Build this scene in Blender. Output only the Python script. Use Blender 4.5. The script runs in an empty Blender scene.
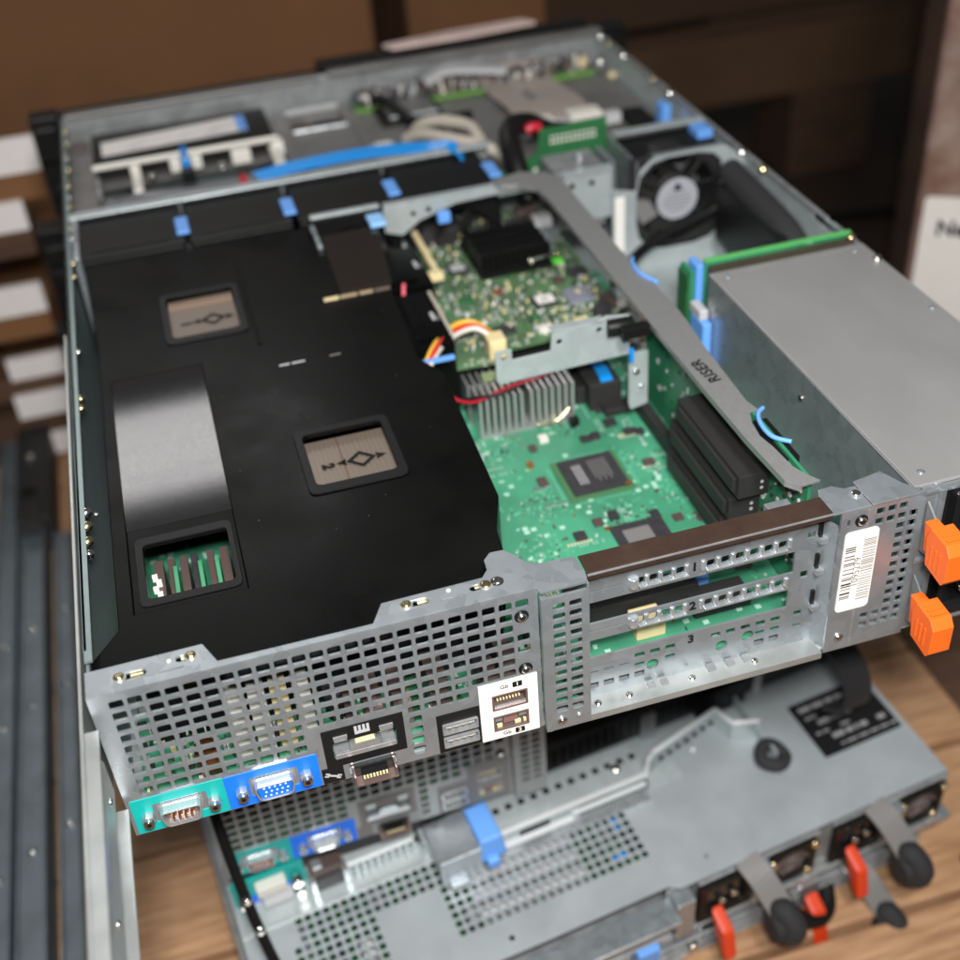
import bpy, bmesh, math, random
from mathutils import Vector, Matrix
from mathutils.geometry import delaunay_2d_cdt
random.seed(7)
S = 0.001                                    # all builder coordinates are millimetres
sc = bpy.context.scene
C = sc.collection

# ------------------------------------------------------------------ materials
def mat(name, col, rough=.5, metal=0., spec=.5, var=0., vscale=60., rvar=0., bump=0., bscale=400., col2=None, emis=None, coat=0., kind='noise', stretch=None):
    m = bpy.data.materials.new(name); m.use_nodes = True
    nt = m.node_tree; N = nt.nodes; L = nt.links
    b = N['Principled BSDF']
    b.inputs['Base Color'].default_value = (*col, 1); b.inputs['Roughness'].default_value = rough
    b.inputs['Metallic'].default_value = metal; b.inputs['Specular IOR Level'].default_value = spec
    b.inputs['Coat Weight'].default_value = coat
    tc = N.new('ShaderNodeTexCoord'); mp = N.new('ShaderNodeMapping'); L.new(tc.outputs['Object'], mp.inputs[0])
    if stretch: mp.inputs['Scale'].default_value = stretch
    if var or col2 or rvar:
        if kind == 'vor':
            t = N.new('ShaderNodeTexVoronoi'); t.inputs['Scale'].default_value = vscale; out = t.outputs['Color']
            sp = N.new('ShaderNodeSeparateColor'); L.new(out, sp.inputs[0]); out = sp.outputs[0]
            n2 = N.new('ShaderNodeTexNoise'); n2.inputs['Scale'].default_value = vscale*.25; n2.inputs['Detail'].default_value = 4
            L.new(mp.outputs[0], n2.inputs[0]); mx = N.new('ShaderNodeMix'); mx.inputs[0].default_value = .6
            L.new(out, mx.inputs[2]); L.new(n2.outputs[0], mx.inputs[3]); out = mx.outputs[0]
        else:
            t = N.new('ShaderNodeTexNoise'); t.inputs['Scale'].default_value = vscale; t.inputs['Detail'].default_value = 6
            t.inputs['Roughness'].default_value = .6; out = t.outputs[0]
        L.new(mp.outputs[0], t.inputs[0])
        if var or col2:
            r = N.new('ShaderNodeValToRGB'); c2 = col2 or tuple(max(0, c*(1-var)) for c in col); c1 = col if col2 else tuple(min(1, c*(1+var)) for c in col)
            r.color_ramp.elements[0].position = .3; r.color_ramp.elements[1].position = .7
            r.color_ramp.elements[0].color = (*c2, 1); r.color_ramp.elements[1].color = (*c1, 1)
            L.new(out, r.inputs[0]); L.new(r.outputs[0], b.inputs['Base Color'])
        if rvar:
            mr = N.new('ShaderNodeMapRange'); mr.inputs['To Min'].default_value = max(0.02, rough-rvar); mr.inputs['To Max'].default_value = rough+rvar
            mr.inputs['From Min'].default_value = .3; mr.inputs['From Max'].default_value = .7
            L.new(out, mr.inputs[0]); L.new(mr.outputs[0], b.inputs['Roughness'])
    if bump:
        n = N.new('ShaderNodeTexNoise'); n.inputs['Scale'].default_value = bscale; n.inputs['Detail'].default_value = 3
        L.new(mp.outputs[0], n.inputs[0]); bp = N.new('ShaderNodeBump'); bp.inputs['Strength'].default_value = bump; bp.inputs['Distance'].default_value = .0005
        L.new(n.outputs[0], bp.inputs['Height']); L.new(bp.outputs[0], b.inputs['Normal'])
    return m

def pcb_mat(name, base, light, dark, sc1=230., thr=.62):
    """solder mask with pale silkscreen / pad speckle and faint traces"""
    m = mat(name, base, .38); nt = m.node_tree; N = nt.nodes; L = nt.links; b = N['Principled BSDF']
    tc = N.new('ShaderNodeTexCoord')
    n1 = N.new('ShaderNodeTexNoise'); n1.inputs['Scale'].default_value = 28; n1.inputs['Detail'].default_value = 2
    n2 = N.new('ShaderNodeTexVoronoi'); n2.distance = 'CHEBYCHEV'; n2.inputs['Scale'].default_value = sc1
    n3 = N.new('ShaderNodeTexBrick'); n3.inputs['Scale'].default_value = 210; n3.inputs['Mortar Size'].default_value = .1; n3.offset = .37
    for n in (n1, n2, n3): L.new(tc.outputs['Object'], n.inputs[0])
    r1 = N.new('ShaderNodeValToRGB'); r1.color_ramp.elements[0].position = .4; r1.color_ramp.elements[1].position = .6
    r1.color_ramp.elements[0].color = (*dark, 1); r1.color_ramp.elements[1].color = (*base, 1); L.new(n1.outputs[0], r1.inputs[0])
    # clustered pale pads
    n4 = N.new('ShaderNodeTexNoise'); n4.inputs['Scale'].default_value = 45; n4.inputs['Detail'].default_value = 1; L.new(tc.outputs['Object'], n4.inputs[0])
    a = N.new('ShaderNodeMath'); a.operation = 'GREATER_THAN'; a.inputs[1].default_value = .52; L.new(n4.outputs[0], a.inputs[0])
    s = N.new('ShaderNodeSeparateColor'); L.new(n2.outputs['Color'], s.inputs[0])
    c = N.new('ShaderNodeMath'); c.operation = 'GREATER_THAN'; c.inputs[1].default_value = thr; L.new(s.outputs[0], c.inputs[0])
    d = N.new('ShaderNodeMath'); d.operation = 'LESS_THAN'; d.inputs[1].default_value = .32; L.new(n2.outputs['Distance'], d.inputs[0])
    e = N.new('ShaderNodeMath'); e.operation = 'MULTIPLY'; L.new(a.outputs[0], e.inputs[0]); L.new(c.outputs[0], e.inputs[1])
    f = N.new('ShaderNodeMath'); f.operation = 'MULTIPLY'; L.new(e.outputs[0], f.inputs[0]); L.new(d.outputs[0], f.inputs[1])
    g = N.new('ShaderNodeMath'); g.operation = 'MULTIPLY'; g.inputs[1].default_value = .12; L.new(n3.outputs['Fac'], g.inputs[0])
    h = N.new('ShaderNodeMath'); h.operation = 'MAXIMUM'; L.new(f.outputs[0], h.inputs[0]); L.new(g.outputs[0], h.inputs[1])
    mx = N.new('ShaderNodeMix'); mx.data_type = 'RGBA'; L.new(h.outputs[0], mx.inputs[0]); L.new(r1.outputs[0], mx.inputs[6]); mx.inputs[7].default_value = (*light, 1)
    L.new(mx.outputs[2], b.inputs['Base Color'])
    return m

STEEL = mat('galvanised_steel', (.37,.405,.43), .31, .68, var=.07, vscale=170, rvar=.05, kind='vor')
STEEL_D = mat('dull_steel', (.29,.30,.305), .45, .45, var=.12, vscale=120, rvar=.06, kind='vor')
STEEL_B = mat('bright_steel', (.55,.58,.60), .30, .75, var=.08, vscale=200, rvar=.08)
STEEL_W = mat('brushed_riser_steel', (.36,.36,.36), .42, .6, var=.06, vscale=150, rvar=.05, stretch=(8,1,1))
LID = mat('lid_steel', (.39,.43,.45), .42, .35, var=.08, vscale=25, rvar=.08)
STEEL_L = mat('light_sheet_steel', (.42,.47,.475), .34, .32, var=.05, vscale=150, rvar=.05, kind='vor')
BAY = mat('bay_steel', (.20,.195,.19), .42, .5, var=.12, vscale=40, rvar=.06)
WALLM = mat('side_wall_steel', (.24,.30,.30), .4, .55, var=.08, vscale=90)
SCREW = mat('screw_chrome', (.75,.74,.70), .18, 1.)
GOLD = mat('brass_screw', (.85,.72,.42), .22, 1.)
BLK = mat('black_plastic', (.008,.008,.008), .40, spec=.16, bump=.08, bscale=1500)
SHR = mat('shroud_plastic', (.0030,.0030,.0029), .34, spec=.07, bump=.05, bscale=1200, rvar=.12, vscale=13, var=.55)
SHRF = mat('shroud_frame_plastic', (.0085,.0085,.009), .4, spec=.15)
SHRP = mat('satin_shroud_plastic', (.010,.010,.011), .14, spec=.8, bump=.09, bscale=2200)
BLK_G = mat('gloss_black', (.01,.01,.011), .15, spec=.5)
BLK_T = mat('black_connector', (.018,.017,.017), .6, bump=.35, bscale=900)
BLK_L = mat('black_label', (.008,.008,.008), .6, spec=.2)
RUB = mat('black_webbing', (.016,.016,.018), .8, bump=.5, bscale=1400)
BROWN = mat('brown_glossy_strip', (.040,.024,.018), .22, spec=.6, rvar=.08, vscale=60, var=.2)
TEAL = mat('teal_label', (.002,.38,.35), .45, var=.04)
BLUE = mat('blue_label', (.004,.16,.85), .45, var=.04)
BLUEP = mat('blue_touch_plastic', (.13,.34,.80), .45)
BLUEC = mat('blue_cable_sleeve', (.008,.25,.70), .28)
WHT = mat('white_label', (.82,.79,.74), .55, var=.02)
WHTP = mat('white_plastic', (.66,.64,.58), .4)
PAPER = mat('foam_white', (.76,.72,.70), .7, var=.05, vscale=30)
PINK = mat('pale_paper_tag', (.55,.42,.38), .7, var=.1, vscale=40)
ORG = mat('orange_plastic', (.85,.13,.012), .42, bump=.1, bscale=1800)
RED = mat('red_plastic', (.60,.045,.008), .5)
REDW = mat('red_wire', (.45,.01,.03), .4)
YEL = mat('yellow_wire', (.75,.45,.05), .4)
CREAM = mat('cream_plastic', (.70,.58,.32), .5)
TAN = mat('tan_fins', (.165,.130,.105), .4, .3)
GRYP = mat('grey_print', (.16,.155,.15), .5)
LGRY = mat('light_grey_plastic', (.45,.45,.46), .5)
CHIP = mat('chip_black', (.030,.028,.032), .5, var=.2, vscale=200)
CHIPB = mat('chip_brown', (.075,.05,.045), .5)
ALU = mat('heat_sink_aluminium', (.62,.62,.62), .3, .8)
COPPER = mat('copper', (.65,.25,.10), .3, .9)
RIBB = mat('ribbon_cable', (.33,.28,.25), .5, var=.08, vscale=30)
CABG = mat('beige_cable', (.42,.38,.32), .5)
PCB = pcb_mat('motherboard_green', (.024,.265,.135), (.36,.60,.48), (.012,.185,.09))
PCB2 = pcb_mat('card_green', (.045,.15,.045), (.50,.52,.42), (.020,.085,.025), 300., .45)
PCB3 = pcb_mat('riser_green', (.018,.20,.095), (.14,.40,.24), (.010,.14,.06), 90., .6)
PCB4 = mat('dark_board_green', (.020,.12,.040), .45, var=.2, vscale=80)
FANM = mat('fan_black', (.016,.015,.015), .5)
WOOD = mat('pallet_wood', (.52,.31,.17), .6, col2=(.27,.135,.065), vscale=22, stretch=(1,9,9), bump=.3, bscale=60)
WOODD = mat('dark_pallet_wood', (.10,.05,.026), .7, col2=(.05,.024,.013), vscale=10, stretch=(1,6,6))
CARD = mat('cardboard', (.18,.080,.030), .8, var=.10, vscale=8)
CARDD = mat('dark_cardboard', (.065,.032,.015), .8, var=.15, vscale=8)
FLOORM = mat('dark_floor', (.040,.025,.016), .7, var=.25, vscale=4)
DSTEEL = mat('rail_steel', (.15,.18,.20), .42, .5, var=.2, vscale=30)
RAILC = mat('slide_rail_zinc', (.45,.47,.46), .38, .65, var=.15, vscale=35, rvar=.1)
WRAP = mat('stretch_wrapped_carton', (.34,.25,.22), .25, spec=.7, col2=(.16,.075,.05), vscale=30, coat=.4, bump=.6, bscale=60)
ROSE = mat('dark_port_metal', (.28,.20,.18), .35, .7)
GREEN_L = mat('lime_mark', (.12,.75,.06), .5)

# ------------------------------------------------------------------ mesh builder
class MB:
    def __init__(s): s.v = []; s.f = []; s.mi = []; s.mats = []; s.sm = []
    def m(s, mt):
        if mt not in s.mats: s.mats.append(mt)
        return s.mats.index(mt)
    def add(s, vs, fs, mt, smooth=False):
        o = len(s.v); s.v += [tuple(v) for v in vs]; i = s.m(mt)
        for f in fs: s.f.append(tuple(o+k for k in f)); s.mi.append(i); s.sm.append(smooth)
        return s
    def box(s, x0, x1, y0, y1, z0, z1, mt, M=None, taper=0):
        if x0 > x1: x0, x1 = x1, x0
        if y0 > y1: y0, y1 = y1, y0
        if z0 > z1: z0, z1 = z1, z0
        t = taper
        vs = [Vector(p) for p in ((x0,y0,z0),(x1,y0,z0),(x1,y1,z0),(x0,y1,z0),(x0+t,y0+t,z1),(x1-t,y0+t,z1),(x1-t,y1-t,z1),(x0+t,y1-t,z1))]
        if M is not None: vs = [M @ v for v in vs]
        return s.add(vs, [(0,3,2,1),(4,5,6,7),(0,1,5,4),(1,2,6,5),(2,3,7,6),(3,0,4,7)], mt)
    def cyl(s, p0, p1, r, mt, n=14, r1=None, caps=True):
        p0 = Vector(p0); p1 = Vector(p1); r1 = r if r1 is None else r1
        d = (p1-p0).normalized(); a = d.orthogonal().normalized(); b = d.cross(a)
        vs = []
        for p, rr in ((p0, r), (p1, r1)):
            for k in range(n):
                t = 2*math.pi*k/n; vs.append(p + a*rr*math.cos(t) + b*rr*math.sin(t))
        s.add(vs, [(k, (k+1)%n, n+(k+1)%n, n+k) for k in range(n)], mt, True)
        if caps: s.add(vs, [tuple(reversed(range(n))), tuple(range(n, 2*n))], mt)
        return s
    def dome(s, c, ax, r, h, mt, n=12):
        """low rounded screw head"""
        c = Vector(c); ax = Vector(ax).normalized()
        s.cyl(c, c+ax*h*.5, r, mt, n, caps=False); s.cyl(c+ax*h*.5, c+ax*h, r, mt, n, r1=r*.55)
        return s
    def tube(s, pts, r, mt, n=8, closed=False):
        P = [Vector(p) for p in smooth(pts, closed)]; k = len(P); vs = []; up = None
        for i, p in enumerate(P):
            d = (P[(i+1) % k] - P[i-1]) if closed or 0 < i < k-1 else (P[1]-P[0] if i == 0 else P[-1]-P[-2])
            d.normalize()
            if up is None: up = d.orthogonal().normalized()
            up = (up - d*up.dot(d)).normalized(); b = d.cross(up)
            for j in range(n):
                t = 2*math.pi*j/n; vs.append(p + up*r*math.cos(t) + b*r*math.sin(t))
        fs = [(i*n+j, i*n+(j+1)%n, ((i+1)%k)*n+(j+1)%n, ((i+1)%k)*n+j) for i in range(k if closed else k-1) for j in range(n)]
        s.add(vs, fs, mt, True)
        if not closed: s.add(vs, [tuple(reversed(range(n))), tuple((k-1)*n+j for j in range(n))], mt)
        return s
    def ribbon(s, pts, w, th, mt, side=None):
        """flat strap through pts; side = width direction"""
        P = [Vector(p) for p in smooth(pts)]; k = len(P); vs = []
        for i, p in enumerate(P):
            d = (P[min(i+1,k-1)] - P[max(i-1,0)]).normalized(); sd = Vector(side); sd = (sd - d*sd.dot(d)).normalized(); nn = d.cross(sd)
            for a, b in ((-1,-1),(1,-1),(1,1),(-1,1)): vs.append(p + sd*w/2*a + nn*th/2*b)
        fs = [(i*4+j, i*4+(j+1)%4, (i+1)*4+(j+1)%4, (i+1)*4+j) for i in range(k-1) for j in range(4)]
        fs += [(3,2,1,0), tuple((k-1)*4+j for j in range(4))]
        return s.add(vs, fs, mt)
    def plate(s, outer, holes, d0, d1, fr, mt, mt_wall=None):
        """flat sheet with real holes; 2-D loops placed by fr: 'xz','xy','yz'; thickness from d0 to d1 on the third axis"""
        loops = [list(outer)] + [list(h) for h in holes]; v2 = []; ed = []; fc = []
        for l in loops:
            o = len(v2); v2 += [Vector(p) for p in l]; n = len(l); ed += [(o+i, o+(i+1)%n) for i in range(n)]
            fc.append(list(range(o, o+n)))
        a = lambda l: sum(l[i][0]*l[(i+1)%len(l)][1]-l[(i+1)%len(l)][0]*l[i][1] for i in range(len(l)))
        if holes:
            ov, oe, of, *_ = delaunay_2d_cdt(v2, ed, [], 0, 1e-4)
            def inside(p, l):
                c = False; n = len(l)
                for i in range(n):
                    x1,y1 = l[i]; x2,y2 = l[(i+1)%n]
                    if (y1 > p[1]) != (y2 > p[1]) and p[0] < (x2-x1)*(p[1]-y1)/(y2-y1)+x1: c = not c
                return c
            bbs = [(min(q[0] for q in h), max(q[0] for q in h), min(q[1] for q in h), max(q[1] for q in h), h) for h in loops[1:]]
            keep = []
            for f in of:
                c = sum((ov[i] for i in f), Vector((0,0)))/len(f)
                if not inside(c, loops[0]): continue
                if any(b[0] <= c[0] <= b[1] and b[2] <= c[1] <= b[3] and inside(c, b[4]) for b in bbs): continue
                keep.append(f)
        else:
            ov, of2 = v2, None
            ov, oe, of, *_ = delaunay_2d_cdt(v2, [], [fc[0]], 1, 1e-4); keep = of
        def P(p, d): return {'xz': (p[0], d, p[1]), 'xy': (p[0], p[1], d), 'yz': (d, p[0], p[1])}[fr]
        n = len(ov)
        s.add([P(p, d0) for p in ov] + [P(p, d1) for p in ov], [tuple(f) for f in keep] + [tuple(n+i for i in reversed(f)) for f in keep], mt)
        for l in loops:
            k = len(l); s.add([P(p, d0) for p in l] + [P(p, d1) for p in l], [(i, (i+1)%k, k+(i+1)%k, k+i) for i in range(k)], mt_wall or mt)
        return s
    def build(s, name, parent=None, bevel=0., fix=True):
        me = bpy.data.meshes.new(name); me.from_pydata([(a*S, b*S, c*S) for a, b, c in s.v], [], s.f)
        for m_ in s.mats: me.materials.append(m_)
        for p, i, q in zip(me.polygons, s.mi, s.sm): p.material_index = i; p.use_smooth = q
        if fix:
            bm = bmesh.new(); bm.from_mesh(me); bmesh.ops.remove_doubles(bm, verts=bm.verts, dist=1e-7); bmesh.ops.recalc_face_normals(bm, faces=bm.faces); bm.to_mesh(me); bm.free()
        me.update(); o = bpy.data.objects.new(name, me); C.objects.link(o)
        if parent: o.parent = parent
        if bevel:
            b = o.modifiers.new('bevel', 'BEVEL'); b.width = bevel*S; b.segments = 2; b.limit_method = 'ANGLE'; b.angle_limit = math.radians(40)
        return o

def smooth(pts, closed=False, k=6):
    P = [Vector(p) for p in pts]; n = len(P)
    if n < 3: return P
    out = []
    rng = range(n) if closed else range(n-1)
    for i in rng:
        p0 = P[i-1] if closed or i > 0 else P[0]; p1 = P[i]; p2 = P[(i+1)%n]; p3 = P[(i+2)%n] if closed or i+2 < n else P[-1]
        for j in range(k):
            t = j/k; out.append(.5*((2*p1)+(p2-p0)*t+(2*p0-5*p1+4*p2-p3)*t*t+(3*p1-p0-3*p2+p3)*t**3))
    if not closed: out.append(P[-1])
    return out
def rrect(x0, x1, y0, y1, r=.8, n=2):
    o = []
    for cx, cy, a0 in ((x1-r,y1-r,0),(x0+r,y1-r,90),(x0+r,y0+r,180),(x1-r,y0+r,270)):
        for k in range(n+1):
            a = math.radians(a0+90*k/n); o.append((cx+r*math.cos(a), cy+r*math.sin(a)))
    return o
def circ(cx, cy, r, n=16): return [(cx+r*math.cos(2*math.pi*k/n), cy+r*math.sin(2*math.pi*k/n)) for k in range(n)]
def rect(x0, x1, y0, y1): return [(x0,y0),(x1,y0),(x1,y1),(x0,y1)]

def tag(o, label=None, cat=None, group=None, kind=None):
    if label: o['label'] = label
    if cat: o['category'] = cat
    if group: o['group'] = group
    if kind: o['kind'] = kind
    return o
def empty(name, loc, label, cat, group=None, mtx=None):
    o = bpy.data.objects.new(name, None); o.empty_display_size = .01; C.objects.link(o)
    if mtx is not None: o.matrix_world = mtx
    else: o.location = Vector(loc)*S
    return tag(o, label, cat, group)
def text(name, body, size, M, mt, parent, depth=.15, bold=.0, spacing=1.):
    cu = bpy.data.curves.new(name, 'FONT'); cu.body = body; cu.size = size*S; cu.align_x = 'CENTER'; cu.align_y = 'CENTER'
    cu.extrude = depth*S; cu.offset = bold*S; cu.space_character = spacing; cu.resolution_u = 3
    t = bpy.data.objects.new(name+'_tmp', cu); C.objects.link(t)
    dg = bpy.context.evaluated_depsgraph_get(); me = bpy.data.meshes.new_from_object(t.evaluated_get(dg)); bpy.data.objects.remove(t)
    me.materials.clear(); me.materials.append(mt); me.name = name
    M2 = M.copy(); M2.translation = M.translation*S; me.transform(M2)
    o = bpy.data.objects.new(name, me); C.objects.link(o)
    if parent: o.parent = parent
    return o
def TM(loc, xdir, ydir):
    x = Vector(xdir).normalized(); y = Vector(ydir); y = (y-x*y.dot(x)).normalized(); z = x.cross(y)
    M = Matrix((x, y, z)).transposed().to_4x4(); M.translation = Vector(loc); return M
def copy_tree(o, parent=None):
    c = o.copy(); C.objects.link(c); c.parent = parent
    for ch in list(o.children): copy_tree(ch, c)
    return c

H = 86.8; W = 434.; DEP = 630.; ZB = 7.0

# ================================================================== the open server on top of the stack
def perf_holes(x0, nx, px, z0, nz, pz, w, h, skip):
    hs = []
    for i in range(nx):
        for j in range(nz):
            cx = x0+i*px; cz = z0-j*pz
            if skip(cx, cz): continue
            hs.append(rrect(cx-w/2, cx+w/2, cz-h/2, cz+h/2, .8, 2))
    return hs

def dsub(par, cx, cz, name, shell, pinm, pinmat, npins, w=17., male=True):
    """D-sub port: flange shell, tongue and two hex posts with screws"""
    t = MB()
    prof = [(cx-w/2, cz+4.3), (cx+w/2, cz+4.3), (cx+w/2-1.6, cz-4.3), (cx-w/2+1.6, cz-4.3)]
    def rr(pf, r):
        o = []
        n = len(pf)
        for i in range(n):
            a, b, c = Vector(pf[i-1]), Vector(pf[i]), Vector(pf[(i+1)%n])
            for q in (b+(a-b).normalized()*r, b+((a-b).normalized()+(c-b).normalized())*r*.3, b+(c-b).normalized()*r): o.append(tuple(q))
        return o
    def sc_(pf, k): return [((x-cx)*k+cx, (z-cz)*k+cz) for x, z in pf]
    o = rr(prof, 1.8); t.plate(o, [sc_(o, .90)], -5.4, 0, 'xz', shell); t.plate(sc_(o, 1.12), [sc_(o, .95)], -1.0, -.2, 'xz', shell)
    t.plate(sc_(o, .87), [], -1.6 if male else -4.6, 0, 'xz', pinm)
    rows = {9: [(5, 1.5), (4, -1.5)], 15: [(5, 2.3), (5, 0), (5, -2.3)]}[npins]
    for r, (n, dz) in enumerate(rows):
        for k in range(n):
            x = cx + (k-(n-1)/2)*(2.4 if npins == 9 else 2.2) + (.6 if r == 1 and npins == 15 else 0)
            if male: t.cyl((x, -4.8, cz+dz), (x, -1.6, cz+dz), .55, pinmat, 8)
            else: t.cyl((x, -4.75, cz+dz), (x, -4.5, cz+dz), .5, WHT, 6)
    for sx in (-1, 1):
        x = cx+sx*(w/2+4.6); t.cyl((x, -.2, cz), (x, -3.6, cz), 2.7, STEEL_B, 6); t.cyl((x, -3.6, cz), (x, -5.6, cz), 2.1, SCREW, 14); t.cyl((x, -5.6, cz), (x, -5.8, cz), 1.0, BLK, 10)
    return t.build(name, par, .15)

def rear_panel(par, full=True):
    """left perforated part of the rear wall with its ports"""
    def skip(x, z):
        if z < 30 and x < 78: return True
        if 77 < x < 115.5 and 14 < z < 41: return True
        if x < 115 and z < 29: return True
        if 124.5 < x < 147 and z < 32.5: return True
        if x > 143 and z < 43: return True
        if x > 161 and (z < 50 or 66 < z < 80): return True
        if z < 11.5: return True
        return False
    hs = perf_holes(9.6, 24, 6.82, 80.3, 12, 6.15, 5.3, 4.5, skip)
    cut = [rrect(83.5, 110, 20.5, 30.5, 1), rrect(129, 144.5, 18.5, 24.5, .5), rrect(129, 144.5, 10.5, 16.5, .5), rrect(151, 166.5, 24.8, 33.6, .5), rrect(151, 166.5, 12.2, 21, .5), rrect(88.5, 108.5, 7.6, 14.8, 1)]
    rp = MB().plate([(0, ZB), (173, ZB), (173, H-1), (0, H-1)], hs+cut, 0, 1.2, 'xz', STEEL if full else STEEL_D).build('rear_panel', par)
    MB().plate(rrect(1.5, 38.4, ZB+.6, 27.3, .6), [rrect(9.5, 31, 12, 23)], -.35, -.02, 'xz', TEAL).build('port_label', rp)
    MB().plate(rrect(38.5, 76.6, ZB+.6, 26.8, .6), [rrect(48, 68, 12, 23)], -.35, -.02, 'xz', BLUE).build('port_label', rp)
    dsub(rp, 20.2, 17.2, 'serial_port', STEEL_B, ROSE, COPPER, 9, male=True)
    dsub(rp, 57.8, 17.4, 'display_port', STEEL_B, BLUE if full else STEEL_B, WHT, 15, male=False)
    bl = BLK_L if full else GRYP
    k = MB().plate([(79.8, 16.4), (113.6, 16.4), (113.6, 38.2), (79.8, 38.2)], [rrect(83.5, 110, 20.5, 30.5, 1)], -.4, -.02, 'xz', bl)
    k.plate(rect(77.2, 86.2, 7.6, 16.3), [], -.4, -.02, 'xz', bl); k.build('card_slot_label', rp)
    g = MB()      # stepped metal insert of the memory card slot and the two small catches above it
    g.box(84, 109.5, -.9, 6, 21, 23.4, STEEL_B); g.box(84.5, 90, -.7, 6, 23.5, 24.6, STEEL_B); g.box(104, 109, -.7, 6, 23.5, 24.6, STEEL_B)
    g.add([(90,-.8,23.4),(104,-.8,23.4),(101.5,-.8,27.6),(92.5,-.8,27.6),(90,5,23.4),(104,5,23.4),(101.5,5,27.6),(92.5,5,27.6)], [(0,1,2,3),(4,7,6,5),(3,2,6,7),(0,3,7,4),(1,5,6,2)], STEEL_B)
    g.box(93, 101, -.9, 4, 27.6, 28.4, CREAM if full else STEEL_B)
    for x in (85.5, 104.5): g.box(x-1.2, x+4.6, -.9, .2, 32.3, 34, STEEL_B); g.box(x-1, x+4.4, -.8, .2, 30.6, 31.7, STEEL)
    g.build('card_slot', rp, .1)
    if full:
        w = MB()   # little printed marks: slotted square and spanner
        for i in range(4): w.box(93.3+i*1.7, 94.4+i*1.7, -.55, -.42, 34.2, 37.2, LGRY)
        w.box(93.3, 99.5, -.55, -.42, 32.6, 34.2, LGRY)
        M = TM((81.5, -.5, 11.6), (1, 0, -.45), (.45, 0, 1)); w.box(-2.6, 2.6, -.45, .45, -.06, .06, LGRY, M)
        for a in (-1, 1): w.box(a*2.6-.9, a*2.6+.9, -1.1, -.45+.1, -.06, .06, LGRY, M); w.box(a*2.6-.9, a*2.6+.9, .35, 1.1, -.06, .06, LGRY, M)
        w.build('printed_symbol', rp)
    e = MB(); e.box(89.5, 107.5, -7, -.3, 8.2, 9.0, ROSE); e.box(89.5, 90.3, -7, -.3, 9.0, 14.2, ROSE); e.box(106.7, 107.5, -7, -.3, 9.0, 14.2, ROSE)
    e.box(90.3, 106.7, -2, -.3, 9, 14.2, BLK); e.box(93, 104, -5.5, -2, 11.2, 12.6, BLK)
    for i in range(8): e.box(93.2+i*1.35, 94.1+i*1.35, -6, -5.5, 10.9, 12.9, CREAM)
    e.build('management_port', rp, .1)
    MB().plate([(127, ZB+.6), (145.4, ZB+.6), (145.4, 30), (127, 30)], [rrect(129, 144.5, 18.5, 24.5, .5), rrect(129, 144.5, 10.5, 16.5, .5)], -.4, -.02, 'xz', bl).build('usb_label', rp)
    for z in (18.5, 10.5):
        u = MB(); u.plate(rrect(129, 144.4, z, z+6, .5), [rrect(129.8, 143.6, z+.8, z+5.2, .3)], -1.4, 7, 'xz', STEEL_B); u.box(129.8, 143.6, 6, 7, z+.8, z+5.2, BLK)
        u.box(130.4, 143, -.4, 6, z+3.0, z+4.4, LGRY if full else BLK)
        for i in range(4): u.box(131.6+i*3, 132.8+i*3, -.6, 3, z+2.5, z+3.0, GOLD)
        u.build('usb_port', rp, .08)
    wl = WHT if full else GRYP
    MB().plate([(145.7, ZB+.2), (171, ZB+.2), (171, 40.6), (145.7, 40.6)], [rrect(151, 166.5, 24.8, 33.6, .5), rrect(151, 166.5, 12.2, 21, .5)], -.5, -.02, 'xz', wl).build('network_label', rp)
    for i, z in enumerate((24.8, 12.2)):
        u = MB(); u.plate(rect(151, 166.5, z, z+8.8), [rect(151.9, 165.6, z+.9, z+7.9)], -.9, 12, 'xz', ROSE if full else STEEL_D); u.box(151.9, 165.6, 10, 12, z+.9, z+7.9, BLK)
        if i == 0:
            u.box(153, 164.6, 2.2, 4, z+4.4, z+7.9, BLK)
            for j in range(8): u.box(153.5+j*1.35, 154.2+j*1.35, 1.2, 6, z+3.2, z+4.3, CREAM)
            u.box(151.9, 165.6, -.3, .6, z+.9, z+1.8, STEEL_B)
        else:
            u.box(155.6, 161.8, .6, 6, z+2.4, z+7.4, mat('muted_rose_plastic', (.22,.11,.10), .5)); u.box(151.9, 155, 0, 5, z+5, z+7.9, STEEL_D); u.box(162.2, 165.6, 0, 5, z+5, z+7.9, STEEL_D)
            u.box(152.6, 154.8, -.2, 1, z+1.2, z+2.8, CREAM); u.box(160.4, 163, -.2, 1, z+1.2, z+2.8, CREAM); u.box(164.2, 165.4, -.2, 1, z+1.2, z+2.8, CREAM)
        u.build('network_port', rp, .08)
    if full:
        for d, z in (('1', 37.4), ('2', 9.6)):
            MB().plate(rrect(160.2, 164.4, z-1.5, z+1.5, .3), [], -.62, -.52, 'xz', BLK_L).build('printed_number', rp)
            text('printed_number', d, 2.9, TM((162.3, -.68, z), (1,0,0), (0,0,1)), WHT, rp, .04, .05)
            text('printed_word', 'Gb', 3.0, TM((156.6, -.56, z), (1,0,0), (0,0,1)), BLK_L, rp, .04, .03)
        MB().box(158.2, 159.0, -.6, -.5, 22.4, 23.2, LGRY).box(156.6, 157.4, -.6, -.5, 21.7, 22.3, LGRY).box(159.8, 160.6, -.6, -.5, 21.7, 22.3, LGRY).box(156.8, 160.4, -.6, -.5, 22.2, 22.4, LGRY).build('printed_symbol', rp)
    for x, z in ((166, 74), (166.4, 44.6)):
        MB().cyl((x, 0, z), (x, -.5, z), 3.0, BLK, 18).dome((x, -.5, z), (0,-1,0), 2.1, 1.4, SCREW, 14).build('screw', rp)
    return rp

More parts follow.
